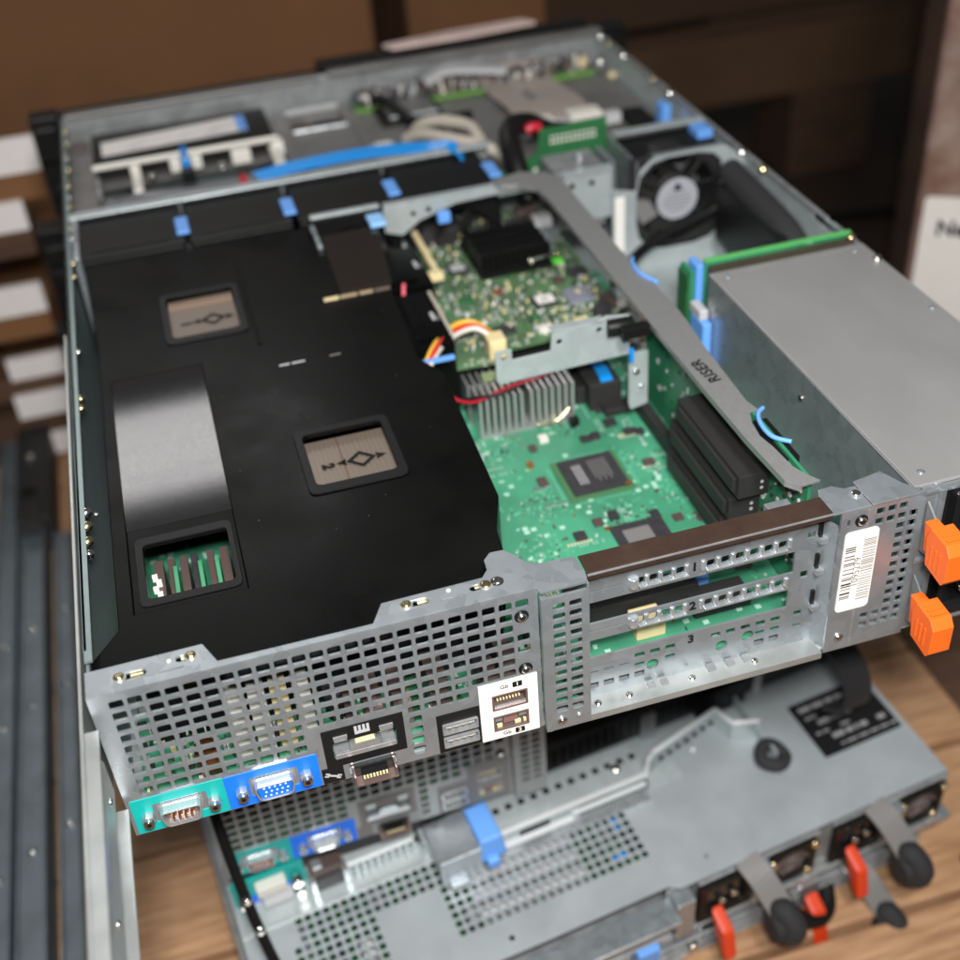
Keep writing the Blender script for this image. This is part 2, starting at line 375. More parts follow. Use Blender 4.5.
def pci_section(par, full=True):
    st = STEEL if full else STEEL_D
    # narrow perforated column
    hs = []
    for j in range(12):
        z = 77-j*5.35
        for x in (180.6, 187.6): hs.append(rrect(x-2.6, x+2.6, z-1.7, z+1.7, .7))
    cb = MB(); cb.plate([(176, ZB-1), (192.4, ZB-1), (192.4, 82.6), (176, 82.6)], hs, -3.2, -2, 'xz', st)
    cb.box(173.4, 176, -3.2, 0, ZB-1, 82.6, st)                     # folded left edge
    cb.box(192.4, 193.4, -3.2, 9, ZB-1, 85.5, st)                   # folded right edge into the recess
    o = cb.build('perforated_column', par, .35)
    MB().dome((180.4, -3.2, 11.2), (0,-1,0), 2.2, 1.3, SCREW).build('screw', o)
    MB().dome((188, -3.2, 11.8), (0,-1,0), 1.3, .7, STEEL_B).build('rivet', o)
    # card slot frame, recessed
    y0, y1 = 8., 9.2
    holes = [rect(196, 290, 51.2, 63.4), rect(196, 288.8, 31.3, 41.9), rect(196, 292, 73.6, 79.5)]
    def bar_holes(zc):
        xs = [219.6+i*5.9 for i in range(4)] + [251+i*6.55 for i in range(6)]
        return [rrect(x-1.9, x+1.9, zc-2.0, zc+2.0, .9) for x in xs]
    holes += bar_holes(69.0) + bar_holes(47.0)
    holes += [rect(197, 212, 69.1, 69.9), rect(197, 212, 46.6, 47.4), rect(197, 213, 25.3, 26.1)]
    for i in range(13):
        x = 198.6+i*7.1
        if 238 < x < 249: continue
        holes.append(rrect(x-2.3, x+2.3, 24.0, 27.4, .3) if x > 216 else rect(x-2.3, x+2.3, 21.5, 23.2))
        if x > 216 and not (222 < x < 228 or 255 < x < 275): holes.append(rrect(x-2.3, x+2.3, 18.6, 21.4, .3))
        if not (222 < x < 240 or 250 < x < 276): holes.append(rrect(x-2.4, x+2.4, 13.0, 16.2, .3))
    holes += [circ(226, 18.2, 2.9), circ(258.5, 18.4, 2.9), circ(271, 20.2, 2.9)]
    holes += [rect(295, 298.6, 68.6, 72.4), rect(293.6, 297.2, 46.8, 50.8), rect(292.6, 296.4, 24.6, 27.8), rect(292.6, 296.6, 17.6, 19.6)]
    fr = MB().plate([(193.4, ZB+.5), (303.5, ZB+.5), (303.5, 79.5), (193.4, 79.5)], [h for h in holes if not (h[2][1] > 79)] , y0, y1, 'xz', st)
    fb = fr.build('slot_frame', par)
    for zc, lab in ((69., '1'), (47., '2')):
        b = MB()
        for x in [216.6] + [222.55+i*5.9 for i in range(4)] + [247.6] + [254.3+i*6.55 for i in range(6)]:
            b.cyl((x, 8.1, zc-2.6), (x, 8.1, zc+2.6), 1.05 if x > 217 else 2.3, STEEL_B, 10)
        b.box(219, 241, 6.6, 8, zc-3.6, zc-2.5, STEEL_B); b.box(249, 286, 6.6, 8, zc-3.6, zc-2.5, STEEL_B)
        b.build('slot_cover_bumps', fb, .3)
        if full: text('printed_number', lab, 6.2, TM((243.6, 7.86, zc), (1,0,0), (0,0,1)), BLK_L, fb, .08, .2)
    if full: text('printed_number', '3', 6.2, TM((243.6, 7.86, 27.4), (1,0,0), (0,0,1)), BLK_L, fb, .08, .2)
    s = MB()
    s.box(193.5, 303, -1.2, 8, ZB-2, ZB+1.0, RAILC); s.box(193.5, 303, -2.0, -1.2, ZB-2.4, ZB+1.1, RAILC)
    for x in (199, 213.5, 243, 273): s.dome((x, 3.4, ZB+1), (0,0,1), 1.6, 1.2, SCREW)
    for x in (224.5, 230.5): s.box(x-1.6, x+1.6, 3.5, 6.5, ZB+1, ZB+2.2, STEEL_D)
    for x in (253, 262, 270): s.box(x-1.8, x+1.8, 4, 7.6, ZB+1, ZB+2.8, STEEL_D)
    s.build('slot_ledge', par)
    r = MB(); r.add([(302,8,ZB),(305.4,0,ZB),(305.4,0,77),(302,8,77),(303.2,8.6,ZB),(306.4,1.2,ZB),(306.4,1.2,77),(303.2,8.6,77)], [(0,1,2,3),(4,7,6,5),(1,5,6,2),(0,3,7,4),(3,2,6,7),(0,4,5,1)], st)
    for z in (76.2, 58.6, 37.6): r.box(299.6, 301.2, 6.5, 8.0, z-8, z+1, BLK); r.box(299.4, 303, 4.6, 8, z-9.4, z-6.8, STEEL_B)
    r.build('recess_wall', par)
    # barcode block
    hs = []
    for j in range(13):
        z = 82.2-j*5.4
        for i in range(4):
            x = 322.6+i*5.3 + (0)
            if i < 2 and j > 1 and j < 11 : continue
            if i == 3 and j == 0: continue
            hs.append(rrect(x-1.9, x+1.9, z-1.9, z+1.9, .4))
    hs += [rect(307.6, 308.8, 77.6, 81.6)]
    bp = MB().plate([(304.6, ZB-1.2), (343.5, ZB-1.2), (343.5, H-1), (304.6, H-1)], hs, -.4, .9, 'xz', st).build('rear_right_panel', par)
    MB().cyl((313.9, -.4, 80), (313.9, -.9, 80), 2.9, BLK, 18).dome((313.9, -.8, 80), (0,-1,0), 2.2, 1.3, SCREW).build('screw', bp)
    MB().dome((311.2, -.4, 13.6), (0,-1,0), 2.2, 1.3, SCREW).build('screw', bp)
    MB().box(316.9, 317.4, -.6, -.38, ZB, H-2, STEEL_B).build('fold_line', bp)
    if full:
        lb = MB().plate(rrect(307.4, 323.2, 29.5, 74.6, 2.2, 4), [], -.8, -.45, 'xz', WHT)
        z = 37.
        rnd = random.Random(3)
        while z < 67:
            t = rnd.choice((.35, .55, .9)); lb.box(308.4, 313.2, -.9, -.8, z, z+t, BLK_L if rnd.random() < .6 else CHIPB); z += t+rnd.choice((.6, 1.1, 1.9))
        z = 35.
        while z < 69:
            t = rnd.choice((.3, .45)); lb.box(316.6, 322.6, -.9, -.8, z, z+t, GRYP); z += t+rnd.choice((.5, .8, 1.2))
        lbo = lb.build('barcode_label', par)
        text('printed_number', '1095279', 4.6, TM((314.9, -.9, 51.5), (0,0,1), (-1,0,0)), GRYP, lbo, .04, .0, 1.05)
    return bp

server = empty('rack_server', (0,0,0), 'open two-unit rack server with its lid off, topmost of the stack of servers', 'server')
def chassis(par, full):
    rear_panel(par, full)
    if full: pci_section(par, full)
    else:
        hs = [rrect(x-2.6, x+2.6, 77-j*5.35-1.7, 77-j*5.35+1.7, .7) for j in range(12) for x in (180.6, 187.6)]
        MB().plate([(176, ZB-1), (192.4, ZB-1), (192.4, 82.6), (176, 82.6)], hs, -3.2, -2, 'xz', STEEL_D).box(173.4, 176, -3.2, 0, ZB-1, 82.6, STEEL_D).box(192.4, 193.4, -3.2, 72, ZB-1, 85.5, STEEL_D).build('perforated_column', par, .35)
chassis(server, True)
# top flange of the rear wall
fl = [(0, 14), (44, 14.4), (48.6, 3.2), (108, 2.6), (113.4, 12.6), (154.6, 13.2), (157.6, 17), (158.2, 23), (161.5, 26.6), (167.2, 26.4), (170.6, 22), (173.5, 16.4), (179, 13.2), (186, 13.4), (193, 12.2), (193.6, .2), (192.6, -3.2), (173.4, -3.2), (172.4, 0), (0, 0)]
fh = [rrect(10.6, 22.5, 5.2, 8.8, 1.6), rrect(27, 36, 4.2, 5.0, .2), rrect(38.6, 49 if False else 46.4, 9.2, 12.4, 1.2), rrect(120.5, 131.5, 6.4, 9.8, 1.4), rrect(136, 145, 5.4, 6.2, .2), rrect(148, 157, 6.8, 10.2, 1.4)]
fh[2] = rrect(29.5+4, 41.5, 7.6, 11, 1.4)
tf = MB().plate(fl, fh, H-1.1, H, 'xy', STEEL).build('top_flange', server, .5)
for x, y in ((12.4, 6.9), (39.2, 9.2), (122.3, 8), (154.6, 8.4)):
    MB().cyl((x, y, H-.6), (x, y, H+.3), 2.7, STEEL_B, 16).dome((x, y, H+.3), (0,0,1), 2.2, 1.0, GOLD, 14).build('screw', tf)
for x, y in ((16.5, 6.9), (35.5, 9.2), (127, 8), (150.4, 8.4)): MB().box(x, x+5 if x < 20 or 120 < x < 130 else x+2.4, y-1.5, y+1.5, H-2.2, H-1.2, GOLD).build('spring_clip', tf)
MB().cyl((159.5, 9, H), (159.5, 9, H+.3), 2.6, BLK, 18).dome((159.5, 9, H+.3), (0,0,1), 2.2, 1., SCREW).build('screw', tf)
MB().dome((31, 9.5, H), (0,0,1), .9, .4, WHT).build('dimple', tf)
MB().dome((140, 10.6, H), (0,0,1), .9, .4, WHT).build('dimple', tf)
# brown strip over the card slots
MB().box(193.9, 300.6, .6, 11.6, H-.3, H+.5, BROWN).box(193.9, 300.6, .2, .6, H-3, H+.5, BROWN).box(193.9, 300.6, -.35, .2, H-.6, H+.35, STEEL_B).build('brown_top_strip', server, .15)
p = MB()
p.plate([(300.6, -.4), (318, -.4), (318, 13.8), (313, 13.8), (309, 17), (302.5, 16.6), (300.6, 12)], [], H-1, H, 'xy', STEEL); p.plate([(318.3, -.4), (343.5, -.4), (337, 8), (332.6, 18.6), (318.3, 16.2)], [], H-.7, H+.4, 'xy', STEEL)
o = p.build('top_corner_flange', server, .3)
MB().cyl((315.6, 8.6, H+.4-.4), (315.6, 8.6, H+.5), 3, STEEL_B, 16).dome((315.6, 8.6, H+.5), (0,0,1), 2.0, .8, SCREW).build('screw', o)
# floor, side walls, front
MB().box(0, W, 1.3, DEP-2, ZB-1, ZB+.2, STEEL_L).build('floor_plate', server)
lw = MB(); wl = [(1.3, ZB), (DEP, ZB), (DEP, H), (26, H), (24, H-4), (1.3, H-4)]
wh = []
lw.plate(wl, wh, 0, 1.2, 'yz', WALLM); lw.box(0.2, 3.2, 20, DEP, H-1.2, H, WALLM)
lwo = lw.build('side_wall', server)
for i, y in enumerate((88, 97, 108, 118, 205, 214, 262, 352, 370, 404, 420, 455, 470, 492, 520, 545, 570, 596)):
    MB().dome((3.0, y, H-3), (1,-.3,.9), 2.3, 2.8, GOLD if i % 3 else SCREW, 10).build('rivet', lwo)
MB().dome((1.2, 160, 52), (1,0,0), 1.6, .8, SCREW, 10).build('rivet', lwo)
rw = MB(); rh = [rect(240, 262, H-9, H-5), rect(150, 168, H-8, H-5), rect(60, 80, H-8, H-5)]
rw.plate([(1.3, ZB), (DEP, ZB), (DEP, H-3), (1.3, H-3)], rh, W-1.2, W, 'yz', STEEL_L)
for a, b in ((2, 96), (104, 160), (172, 232), (246, DEP)): rw.box(W-3, W, a, b, H-3, H-1.8, STEEL_D)
for a in (96, 160, 232): rw.box(W-2, W+1.5, a, a+10, H-6, H-3.2, WALLM)
rwo = rw.build('side_wall', server)
for i, y in enumerate((186, 214, 352, 322, 470, 500, 560, 590, 612)):
    MB().dome((W-4.5, y, H-1.2 if i > 1 else H+.4), (-.3,-.4,1), 2.6, 2.4, GOLD if i % 2 else SCREW, 10).build('rivet', rwo)
# front wall with its rail
f_ = MB(); f_.box(0, W, DEP-1.4, DEP, ZB, H-2, STEEL_D); f_.box(0, 198, DEP-9, DEP+1, H-2, H, BAY); f_.box(206, W, DEP-9, DEP+1, H-2, H+1.5, BAY)
f_.box(0, W, DEP+1, DEP+16, ZB+6, H-2, BLK); f_.box(200, W-8, DEP+4, DEP+14, H-2, H+6, BLK); f_.build('front_wall', server, .5)
# ears of the rack, left and right
for sx, x0, x1 in ((-1, -23, -1), (1, W+1, W+23)):
    e = MB(); e.box(x0, x1, DEP-6, DEP+14, ZB+2, H+1, BLK); e.box(min(x0, x1)+3, max(x0, x1)-3, DEP-16, DEP-6, H-30, H-4, BLK); e.cyl(((x0+x1)/2, DEP-8, 34), ((x0+x1)/2, DEP-20, 34), 6, BLK)
    e.build('rack_ear', server, 1.5)
# front bay: drive cage cover, struts, bits
DZ = 60.
bay = MB(); bay.plate([(3, 452), (W-3, 452), (W-3, DEP-9), (3, DEP-9)], [rrect(168, 210, 584, 618, 3), rect(20, 150, 508, 538)], DZ-1.4, DZ, 'xy', BAY)
bo = bay.build('drive_cage_cover', server)
MB().box(156, 166, 470, 618, DZ, DZ+1.6, BAY).box(214, 222, 486, 600, DZ, DZ+2, BAY).box(168, 210, 579, 583, DZ, DZ+2, STEEL_B).box(168, 210, 619, 622, DZ, DZ+4, LGRY).build('pressed_rib', bo, .8)
MB().box(166, 214, 576, 622, DZ-8, DZ-6, TAN).box(170, 182, 586, 614, DZ-6, DZ-3, CHIPB).box(188, 206, 592, 612, DZ-6, DZ-4, CHIP).build('opening_tray', bo)
MB().box(1.4, 20, 470, 618, DZ, DZ+8, BAY).box(4, 16, 596, 612, DZ+8, DZ+10, CHIPB).build('bay_side_bracket', bo, .6)
b_ = MB(); b_.box(3, W-3, 452, 453.2, ZB, DZ, STEEL_D); b_.box(3, W-3, 621, 622, 30, DZ, STEEL_D); b_.build('cage_wall', bo)
# fan wall rails
fr_ = MB()
fr_.box(2, 283, 432, 441, H-1.6, H-.4, STEEL_L); fr_.box(2, 283, 441, 442, H-14, H-1.6, STEEL_B); fr_.box(4, 8, 374, 440, ZB, H-1, STEEL)
fr_.box(148, 192, 371, 376, H-3, H-1.2, STEEL_L); fr_.plate([(193, H-2), (193, H-18), (204, H-22), (216, H-14), (240, H-7), (268, H-6), (268, H-2)], [], 366, 367.2, 'xz', STEEL_L); fr_.box(194, 267, 366, 373, H-2, H-.6, STEEL_L)
fr_.box(268, 290, 366, 371, H-8, H-1, STEEL_B)
fro = fr_.build('fan_wall_rail', server, .5)
MB().box(226, 234, 357, 363, 72, 79, BLUEP).build('blue_clip', server, .8)
for x, z in ((212, 78.5), (222, 79.5)): MB().cyl((x, 365.8, z), (x, 366.1, z), 1.7, BLK, 12).build('rail_hole', fro)
# right-hand fan box of sheet metal: face with a round-cornered opening
hole = []
for k in range(20):
    a = 2*math.pi*k/20; r = 32.2*(1+.16*abs(math.sin(2*a))**2); hole.append((394+r*math.cos(a), 53+r*math.sin(a)))
fp = MB(); fp.plate([(345, ZB), (433, ZB), (433, 80), (425, 86), (372, 86), (364, 79), (361, 66), (345, 70)], [hole], 364, 365.2, 'xz', STEEL_L)
fp.box(374, 424, 364, 370, 86, 87, STEEL_L); fp.box(366, 431, 412, 420, H-2, H-.6, STEEL_L); fp.box(366, 431, 419, 420, ZB, H-2, STEEL_D); fp.box(362, 363.2, 366, 420, ZB, H-2, STEEL)
fp.box(416, 432, 352, 354, 60, 84, STEEL_L)
fpo = fp.build('fan_box', server, .4)
MB().box(346.5, 353, 363.4, 363.9, 24, 64, WHT).build('white_label', fpo)
for z in (28, 34, 40, 46, 52, 58): MB().box(349.2, 350.6, 363.1, 363.4, z, z+.7, LGRY).build('printed_mark', fpo)
# grey bracket box with stud near the green backplane board
g = MB(); g.box(309, 343, 372, 404, 44, 84, STEEL_D); g.box(313, 346, 368, 372, 50, 83, STEEL_L); g.box(313, 346, 366, 374, 83, 84.5, STEEL_L)
g.box(346, 350, 372, 400, 60, 86, STEEL); g.cyl((330, 386, 84), (330, 386, 91), 2.6, STEEL_B)
for x in (318.5, 332): g.cyl((x, 367.9, 76), (x, 367.6, 76), 2, BLK, 12)
g.build('stud_bracket', server, .4)
# board to the left: power supply cage
cg = MB(); cg.box(340.2, W-1.4, 4, 207, H-1.4, H+.2, mat('cage_top_steel', (.47,.465,.46), .40, .6, var=.05, vscale=14, rvar=.07, stretch=(1.2,.6,1)))
cg.box(340.2, 341.2, 4, 207, ZB, H-1.4, STEEL); cgo = cg.build('power_supply_cage', server, .5)
for x, y in ((348, 200), (424, 200), (348, 12), (428, 60), (428, 130)): MB().dome((x, y, H+.2), (0,0,1), 1.7, .5, STEEL).build('rivet', cgo)
MB().box(343, W-3, 202.5, 203.2, H+.2, H+.35, STEEL_D).build('fold_line', cgo)
MB().dome((340.2, 196, 70), (-1,0,0), 1.8, 1, SCREW).dome((340.2, 100, 72), (-1,0,0), 1.8, 1, SCREW).build('cage_rivet', server)
b_ = MB(); b_.box(343.5, 352, 1, 3.8, ZB, H-1, STEEL); b_.box(343.5, W, .2, 3.8, H-3, H-1.2, STEEL); b_.box(343.5, W, -.6, 3.8, 46.4, 48.4, STEEL_B); b_.build('supply_bay_frame', server, .3)
# power distribution board across the cage front
pb = MB(); pb.box(343, W-2, 218, 220.4, 12, H+1, PCB3); pb.box(343, W-2, 217.6, 220.9, H+1, H+2.0, mat('board_edge_green', (.10,.42,.12), .4)); pbo = pb.build('power_board', server)
c_ = MB(); c_.box(344, W-5, 207.6, 217.4, 30, H-.8, mat('dark_brown_connector', (.05,.035,.025), .5))
for i in range(9): c_.cyl((376+i*4, 215, H-.8), (376+i*4, 215, H-.3), .6, GOLD, 6)
c_.build('board_connector', pbo, .3)
v_ = MB(); v_.box(335.5, 338, 220, 234, 20, 82, PCB3); v_.box(333.6, 335.4, 220, 233, 20, 80, GREEN_L if False else PCB4)
v_.build('side_board', server)
MB().box(338.6, 343, 219, 231, 40, 86, BLUEP).box(334.5, 339.8, 199, 216, 30, 60, BLUEP).box(334.5, 339.8, 204, 218, 60, 66, LGRY).build('blue_board_guide', server, .8)
cc = MB(); rnd = random.Random(5)
for i in range(26):
    x, y = rnd.uniform(312, 334), rnd.uniform(222, 300); cc.box(x, x+rnd.uniform(2, 5), y, y+rnd.uniform(2, 6), 14, rnd.uniform(22, 40), rnd.choice((WHTP, CHIPB, REDW, LGRY, STEEL_B, CHIP)))
co = cc.build('power_connectors', server); co['kind'] = 'stuff'

# ------------------------------------------------------------------ motherboard
mb = MB().box(6, 190, 3, 362, 13.4, 15, PCB).box(190, 333, 10.5, 362, 13.4, 15, PCB).build('motherboard', server)
def chip(x, y, w, d, h, m_, name='chip', rot=0, z=15., par=None):
    b = MB(); M = Matrix.Translation((x, y, z)) @ Matrix.Rotation(rot, 4, 'Z'); b.box(-w/2, w/2, -d/2, d/2, 0, h, m_, M); return b.build(name, par or mb, .15)
def marks(par, x, y, z, w, h, n, m_=LGRY):
    b = MB()
    for i in range(n):
        yy = y-h/2+h*i/(n-1); b.box(x-w/2, x+w/2*random.uniform(.3, 1), yy-.5, yy+.5, z, z+.05, m_)
    return b.build('printed_mark', par)
b = MB(); b.box(232, 268, 130, 165, 15, 16.4, mat('substrate_green', (.06,.16,.07), .4)); b.box(235, 265, 132.6, 162.4, 16.4, 18.4, CHIP); o = b.build('chipset', mb, .2)
m_ = MB()
for i in range(6): m_.box(241-.2+i*.9, 241.3+i*.9, 139, 156, 18.4, 18.46, GRYP if i % 2 else LGRY)
for i in range(7): m_.box(250+i*1.5, 250.6+i*1.5, 146-3*(i % 2)-4, 158, 18.4, 18.46, GRYP)
m_.build('printed_mark', o); MB().box(262.5, 266, 131, 133.5, 18.4, 18.7, COPPER).build('corner_mark', o)
o = chip(256, 92, 27, 22, 2.4, CHIP); MB().box(247, 261, 88, 98, 17.4, 17.46, GRYP).build('printed_mark', o)
chip(298, 118, 12, 11, 2, CHIP, rot=.1)
MB().box(240.5, 243.5, 103, 105.5, 15, 16, COPPER).build('corner_mark', mb)
for (px, py, w, d, h, m_) in ((228, 182, 4, 5, 2, CHIPB), (222, 168, 3.5, 3.5, 2.5, COPPER), (223.5, 152, 5, 6, 2, CHIPB), (258, 180, 6, 5, 2, CHIP), (264, 181, 5, 5, 2, CHIP), (257, 196, 5, 5, 5, BLK), (276, 190, 7, 6, 2, CHIP), (283, 178, 7, 5, 2, CHIP), (288, 176, 5, 5, 2, CHIP), (275, 204, 5, 5, 2, CHIP), (282, 148, 6, 5, 2, CHIPB), (268, 105, 4, 7, 2.5, CHIP), (248, 112, 5, 6, 2.5, CHIP), (239, 110, 5, 5, 2, CHIPB), (227, 103, 6, 6, 2, CHIP), (291, 96, 9, 4, 2, CHIPB), (286, 78, 8, 4, 2, CHIP), (278, 100, 5, 5, 1.6, CHIPB), (296, 136, 5, 9, 3.4, LGRY), (236, 188, 5, 5, 3, WHTP), (205, 60, 4, 4, 3, CHIPB), (190, 66, 3, 4, 4, CHIP), (184, 50, 3, 3, 5, CHIPB), (213, 70, 3, 3, 2, CHIPB), (272, 64, 10, 8, 2, CHIP), (292, 56, 9, 4, 2, CHIPB)):
    chip(px, py, w, d, h, m_)
rnd = random.Random(11); t = MB()
def dust(t, x0, x1, y0, y1, z, n, pal, smax=2.4, hmax=1.6, keep=lambda x, y: True):
    for i in range(n):
        x, y = rnd.uniform(x0, x1), rnd.uniform(y0, y1)
        if not keep(x, y): continue
        a, b_ = rnd.uniform(.7, smax), rnd.uniform(.5, 1.3)
        if rnd.random() < .5: a, b_ = b_, a
        t.box(x-a/2, x+a/2, y-b_/2, y+b_/2, z, z+rnd.uniform(.3, hmax), rnd.choice(pal))
from math import sin
cl = [(rnd.uniform(195, 330), rnd.uniform(30, 230), rnd.uniform(8, 16)) for _ in range(22)]
near = lambda x, y: any((x-a)**2+(y-b)**2 < r*r for a, b, r in cl) and not (230 < x < 270 and 128 < y < 168)
PG = mat('pale_silkscreen_green', (.11,.38,.24), .5); dust(t, 185, 332, 15, 245, 15, 3000, (PG, PG, PG, PG, PG, PG, LGRY, CHIPB, CHIPB), 2.2, .7, near)
dust(t, 185, 332, 15, 245, 15, 90, (LGRY, CHIP, CHIPB, COPPER, PG), 2.6, 1.4, lambda x, y: not (230 < x < 270 and 128 < y < 168))
dust(t, 8, 190, 8, 60, 15, 420, (LGRY, CHIP, CHIPB, WHTP, CREAM, PCB4), 4, 6)
for i in range(46):
    x, y = rnd.uniform(192, 320), rnd.uniform(40, 240); nx, ny = rnd.choice(((8, 1), (1, 7), (6, 2), (2, 6), (4, 3), (10, 1))); m_ = rnd.choice((CHIPB, LGRY, PG, PG, CREAM, CHIP))
    if 222 < x < 270 and 118 < y < 168: continue
    for a in range(nx):
        for c in range(ny):
            if rnd.random() < .12: continue
            xx, yy = x+a*1.7, y+c*1.9; t.box(xx, xx+.8, yy, yy+1.3, 15, 15.6, m_); t.box(xx, xx+.8, yy+1.3, yy+1.6, 15, 15.5, LGRY); t.box(xx, xx+.8, yy-.3, yy, 15, 15.5, LGRY)
for k in range(30):
    for sx, sy, ex, ey in ((236+k*.95, 127.5, .4, 1.6), (236+k*.95, 166.5, .4, 1.6), (229, 134+k*.95, 1.6, .4), (270, 134+k*.95, 1.6, .4)): t.box(sx, sx+ex, sy, sy+ey, 15, 15.12, PG)
o = t.build('tiny_board_components', mb, fix=False); o['kind'] = 'stuff'
b = MB()
for i, (x, y, h) in enumerate([(x, y, h) for x in range(46, 78, 9) for y, h in ((16, 34),)]): b.box(x, x+7, y, y+14, 15, 15+h, WHTP if i != 2 else CREAM)
b.build('cream_power_socket', mb, .6)
b = MB()
for x in (92, 101, 118, 136, 152): b.box(x, x+5, 14, 20, 15, 26+(x*7) % 17, (WHTP, PCB4, CHIPB)[x % 3])
b.build('small_connector', mb, .4)
for x, y, z, q, m_ in ((34, 16, 30, 5, COPPER), (60, 22, 22, 4, CHIP), (90, 30, 32, 5, CHIP)): MB().cyl((x, y, 15), (x, y, z), q, m_).build('choke_coil', mb)
for x in (100, 112, 128, 150, 160): MB().box(x, x+8, 12, 30, 15, 30+(x % 3)*4, CHIP if x % 4 else ROSE).build('port_housing', mb, .4)
for x0, x1, y0, y1, z1 in ((200, 262, 40, 52, 27), (205, 250, 60, 68, 24), (256, 284, 30, 44, 22), (262, 290, 56, 66, 30)): MB().box(x0, x1, y0, y1, 15, z1, BLK_T).build('internal_socket', mb, .6)
MB().box(226, 240, 26, 38, 15, 24, CREAM).build('cream_socket', mb, .6)
MB().box(262, 270, 46, 54, 15, 24, BLUEP).build('blue_socket', mb, .6)
# silver pin-fin heat sink
hs_ = MB(); hs_.box(204, 258, 200, 216, 15.2, 18, ALU)
for i in range(14):
    x = 205+i*3.95 + (1.6 if i > 6 else -.2)
    hs_.box(x-.95, x+.95, 199, 217, 18, 42, ALU)
o = hs_.build('heat_sink', mb, .5)
MB().tube([(236, 197, 20), (247, 197, 20), (256, 199, 26)], .8, GOLD).build('spring_clip', o)
for r_ in range(1):
    b = MB()
    for i in range(6): b.box(203+i*4, 204.2+i*4, 219, 232, 15, 40, STEEL_D)
    b.build('heat_sink', mb, .3)
# sockets
MB().box(270, 289, 205, 232, 15, 32, BLK_T).box(265, 275, 214, 238, 15, 26, BLK_T).box(276, 292, 196, 205, 15, 20, BLK_T).build('internal_socket', mb, .5)
MB().ribbon([(281, 230, 33.5), (281, 222, 34.6), (281, 212, 33.6), (281, 206, 31)], 7, .8, BLUEC, (1,0,0)).build('blue_pull_tab', mb)
MB().box(293.5, 298.5, 136, 206, 15, 25, BLK_T).build('edge_connector', mb, .5)
b = MB(); b.box(212, 238, 217, 223, 42, 44, mat('dim_stick_green', (.25,.30,.16), .5)); b.build('edge_stick', mb)

# ================================================================== lift-out modules inside
# ---- air shroud
sh = empty('air_shroud', (0,0,0), 'large black plastic air shroud covering the left half of the open server', 'air shroud')
ZS = 80.
out = [(.5, 25), (12.4, 41), (12.4, 130), (13.2, 268), (9.4, 372), (143, 370), (145, 345), (176, 345), (176, 262), (172.8, 195), (181.5, 176), (178.2, 70), (170.8, 48), (168.8, 28), (157, 25.5), (155, 15.4), (112, 14.6), (106.5, 5.4), (49.8, 5.6), (45, 16.6), (1.4, 16.2)]
w1 = rrect(53, 90, 263, 311, 3); w2 = rrect(103.6, 141.6, 104.5, 146, 3); w3 = rrect(137.6, 176.0-1.6, 273, 300, 1.5); ws = rect(19, 65, 48, 232)
b = MB(); b.plate(out, [w1, w2, ws], ZS-2, ZS, 'xy', SHR)
n = len(out)
vs = [(x, y, ZS-2) for x, y in out] + [(x, y, 20) for x, y in out]
vs = [(x, y, ZS-2) for x, y in out] + [(x, y, 20 if y > 45 else 72) for x, y in out]
b.add(vs, [(i, (i+1) % n, n+(i+1) % n, n+i) for i in range(n) if i not in (n-1,)], SHR)
b.box(14, 168, 38, 40, 15.2, ZS-3, BLK)  # dark wall added inside so the upper mesh rows look black
body = b.build('shroud_body', sh, .5)
# satin sloping panel sunk into the shroud, tilted a few degrees towards the rear
prof = []; zz = 77.3
for k in range(33):
    y = 104+k*4; prof.append((y, zz)); d_ = y-158; th = .02 - (max(0, abs(d_)-28)*.0030*(1 if d_ > 0 else -1)); zz += 4*th
k0 = 79.85-prof[-1][1]; prof = [(y, z+k0) for y, z in prof]
b = MB(); b.add([(x, y, z) for y, z in prof for x in (19, 65)] + [(x, y, z-2) for y, z in prof for x in (19, 65)], [(2*k, 2*k+1, 2*k+3, 2*k+2) for k in range(32)] + [(66+2*k+2, 66+2*k+3, 66+2*k+1, 66+2*k) for k in range(32)], SHRP, True)
b.build('sloping_panel', sh); PZ = prof[0][1]
b = MB(); b.plate(rect(19, 65, 48, 104), [rrect(25, 61, 56, 92, 2)], PZ-2, PZ, 'xy', SHR)
for x in (17.6, 65.0): b.box(x, x+1.4, 48, 232, 66, 79.6, SHR)
b.plate(rrect(21.5, 63.5, 51.5, 97, 3), [rrect(25, 61, 56, 92, 2)], PZ, PZ+.5, 'xy', SHRF)
b.build('lower_recess', sh, .4)
b = MB()
for x, m_, wd in ((27, CHIPB, 4), (33, CHIPB, 3), (38.2, CHIPB, 3.4), (43, CHIP, 3), (50, CHIPB, 3), (55.6, CHIPB, 4)): b.box(x, x+wd, 50, 96, 42, 66, m_)
for x in (36.4, 47, 54.2): b.box(x-.9, x+.9, 56, 84, 60, 71, mat('pale_green_clip', (.05,.24,.12), .5))
for i in range(7): b.box(26+(i % 2)*1.5, 28.4+(i % 2)*1.5, 58+i*4, 60+i*4, 66, 69, WHTP)
b.box(19.5, 64.5, 48.5, 98, 38, 41.5, CHIP); b.build('memory_modules', sh, .2)  # dark plate added under the modules to dim the board below
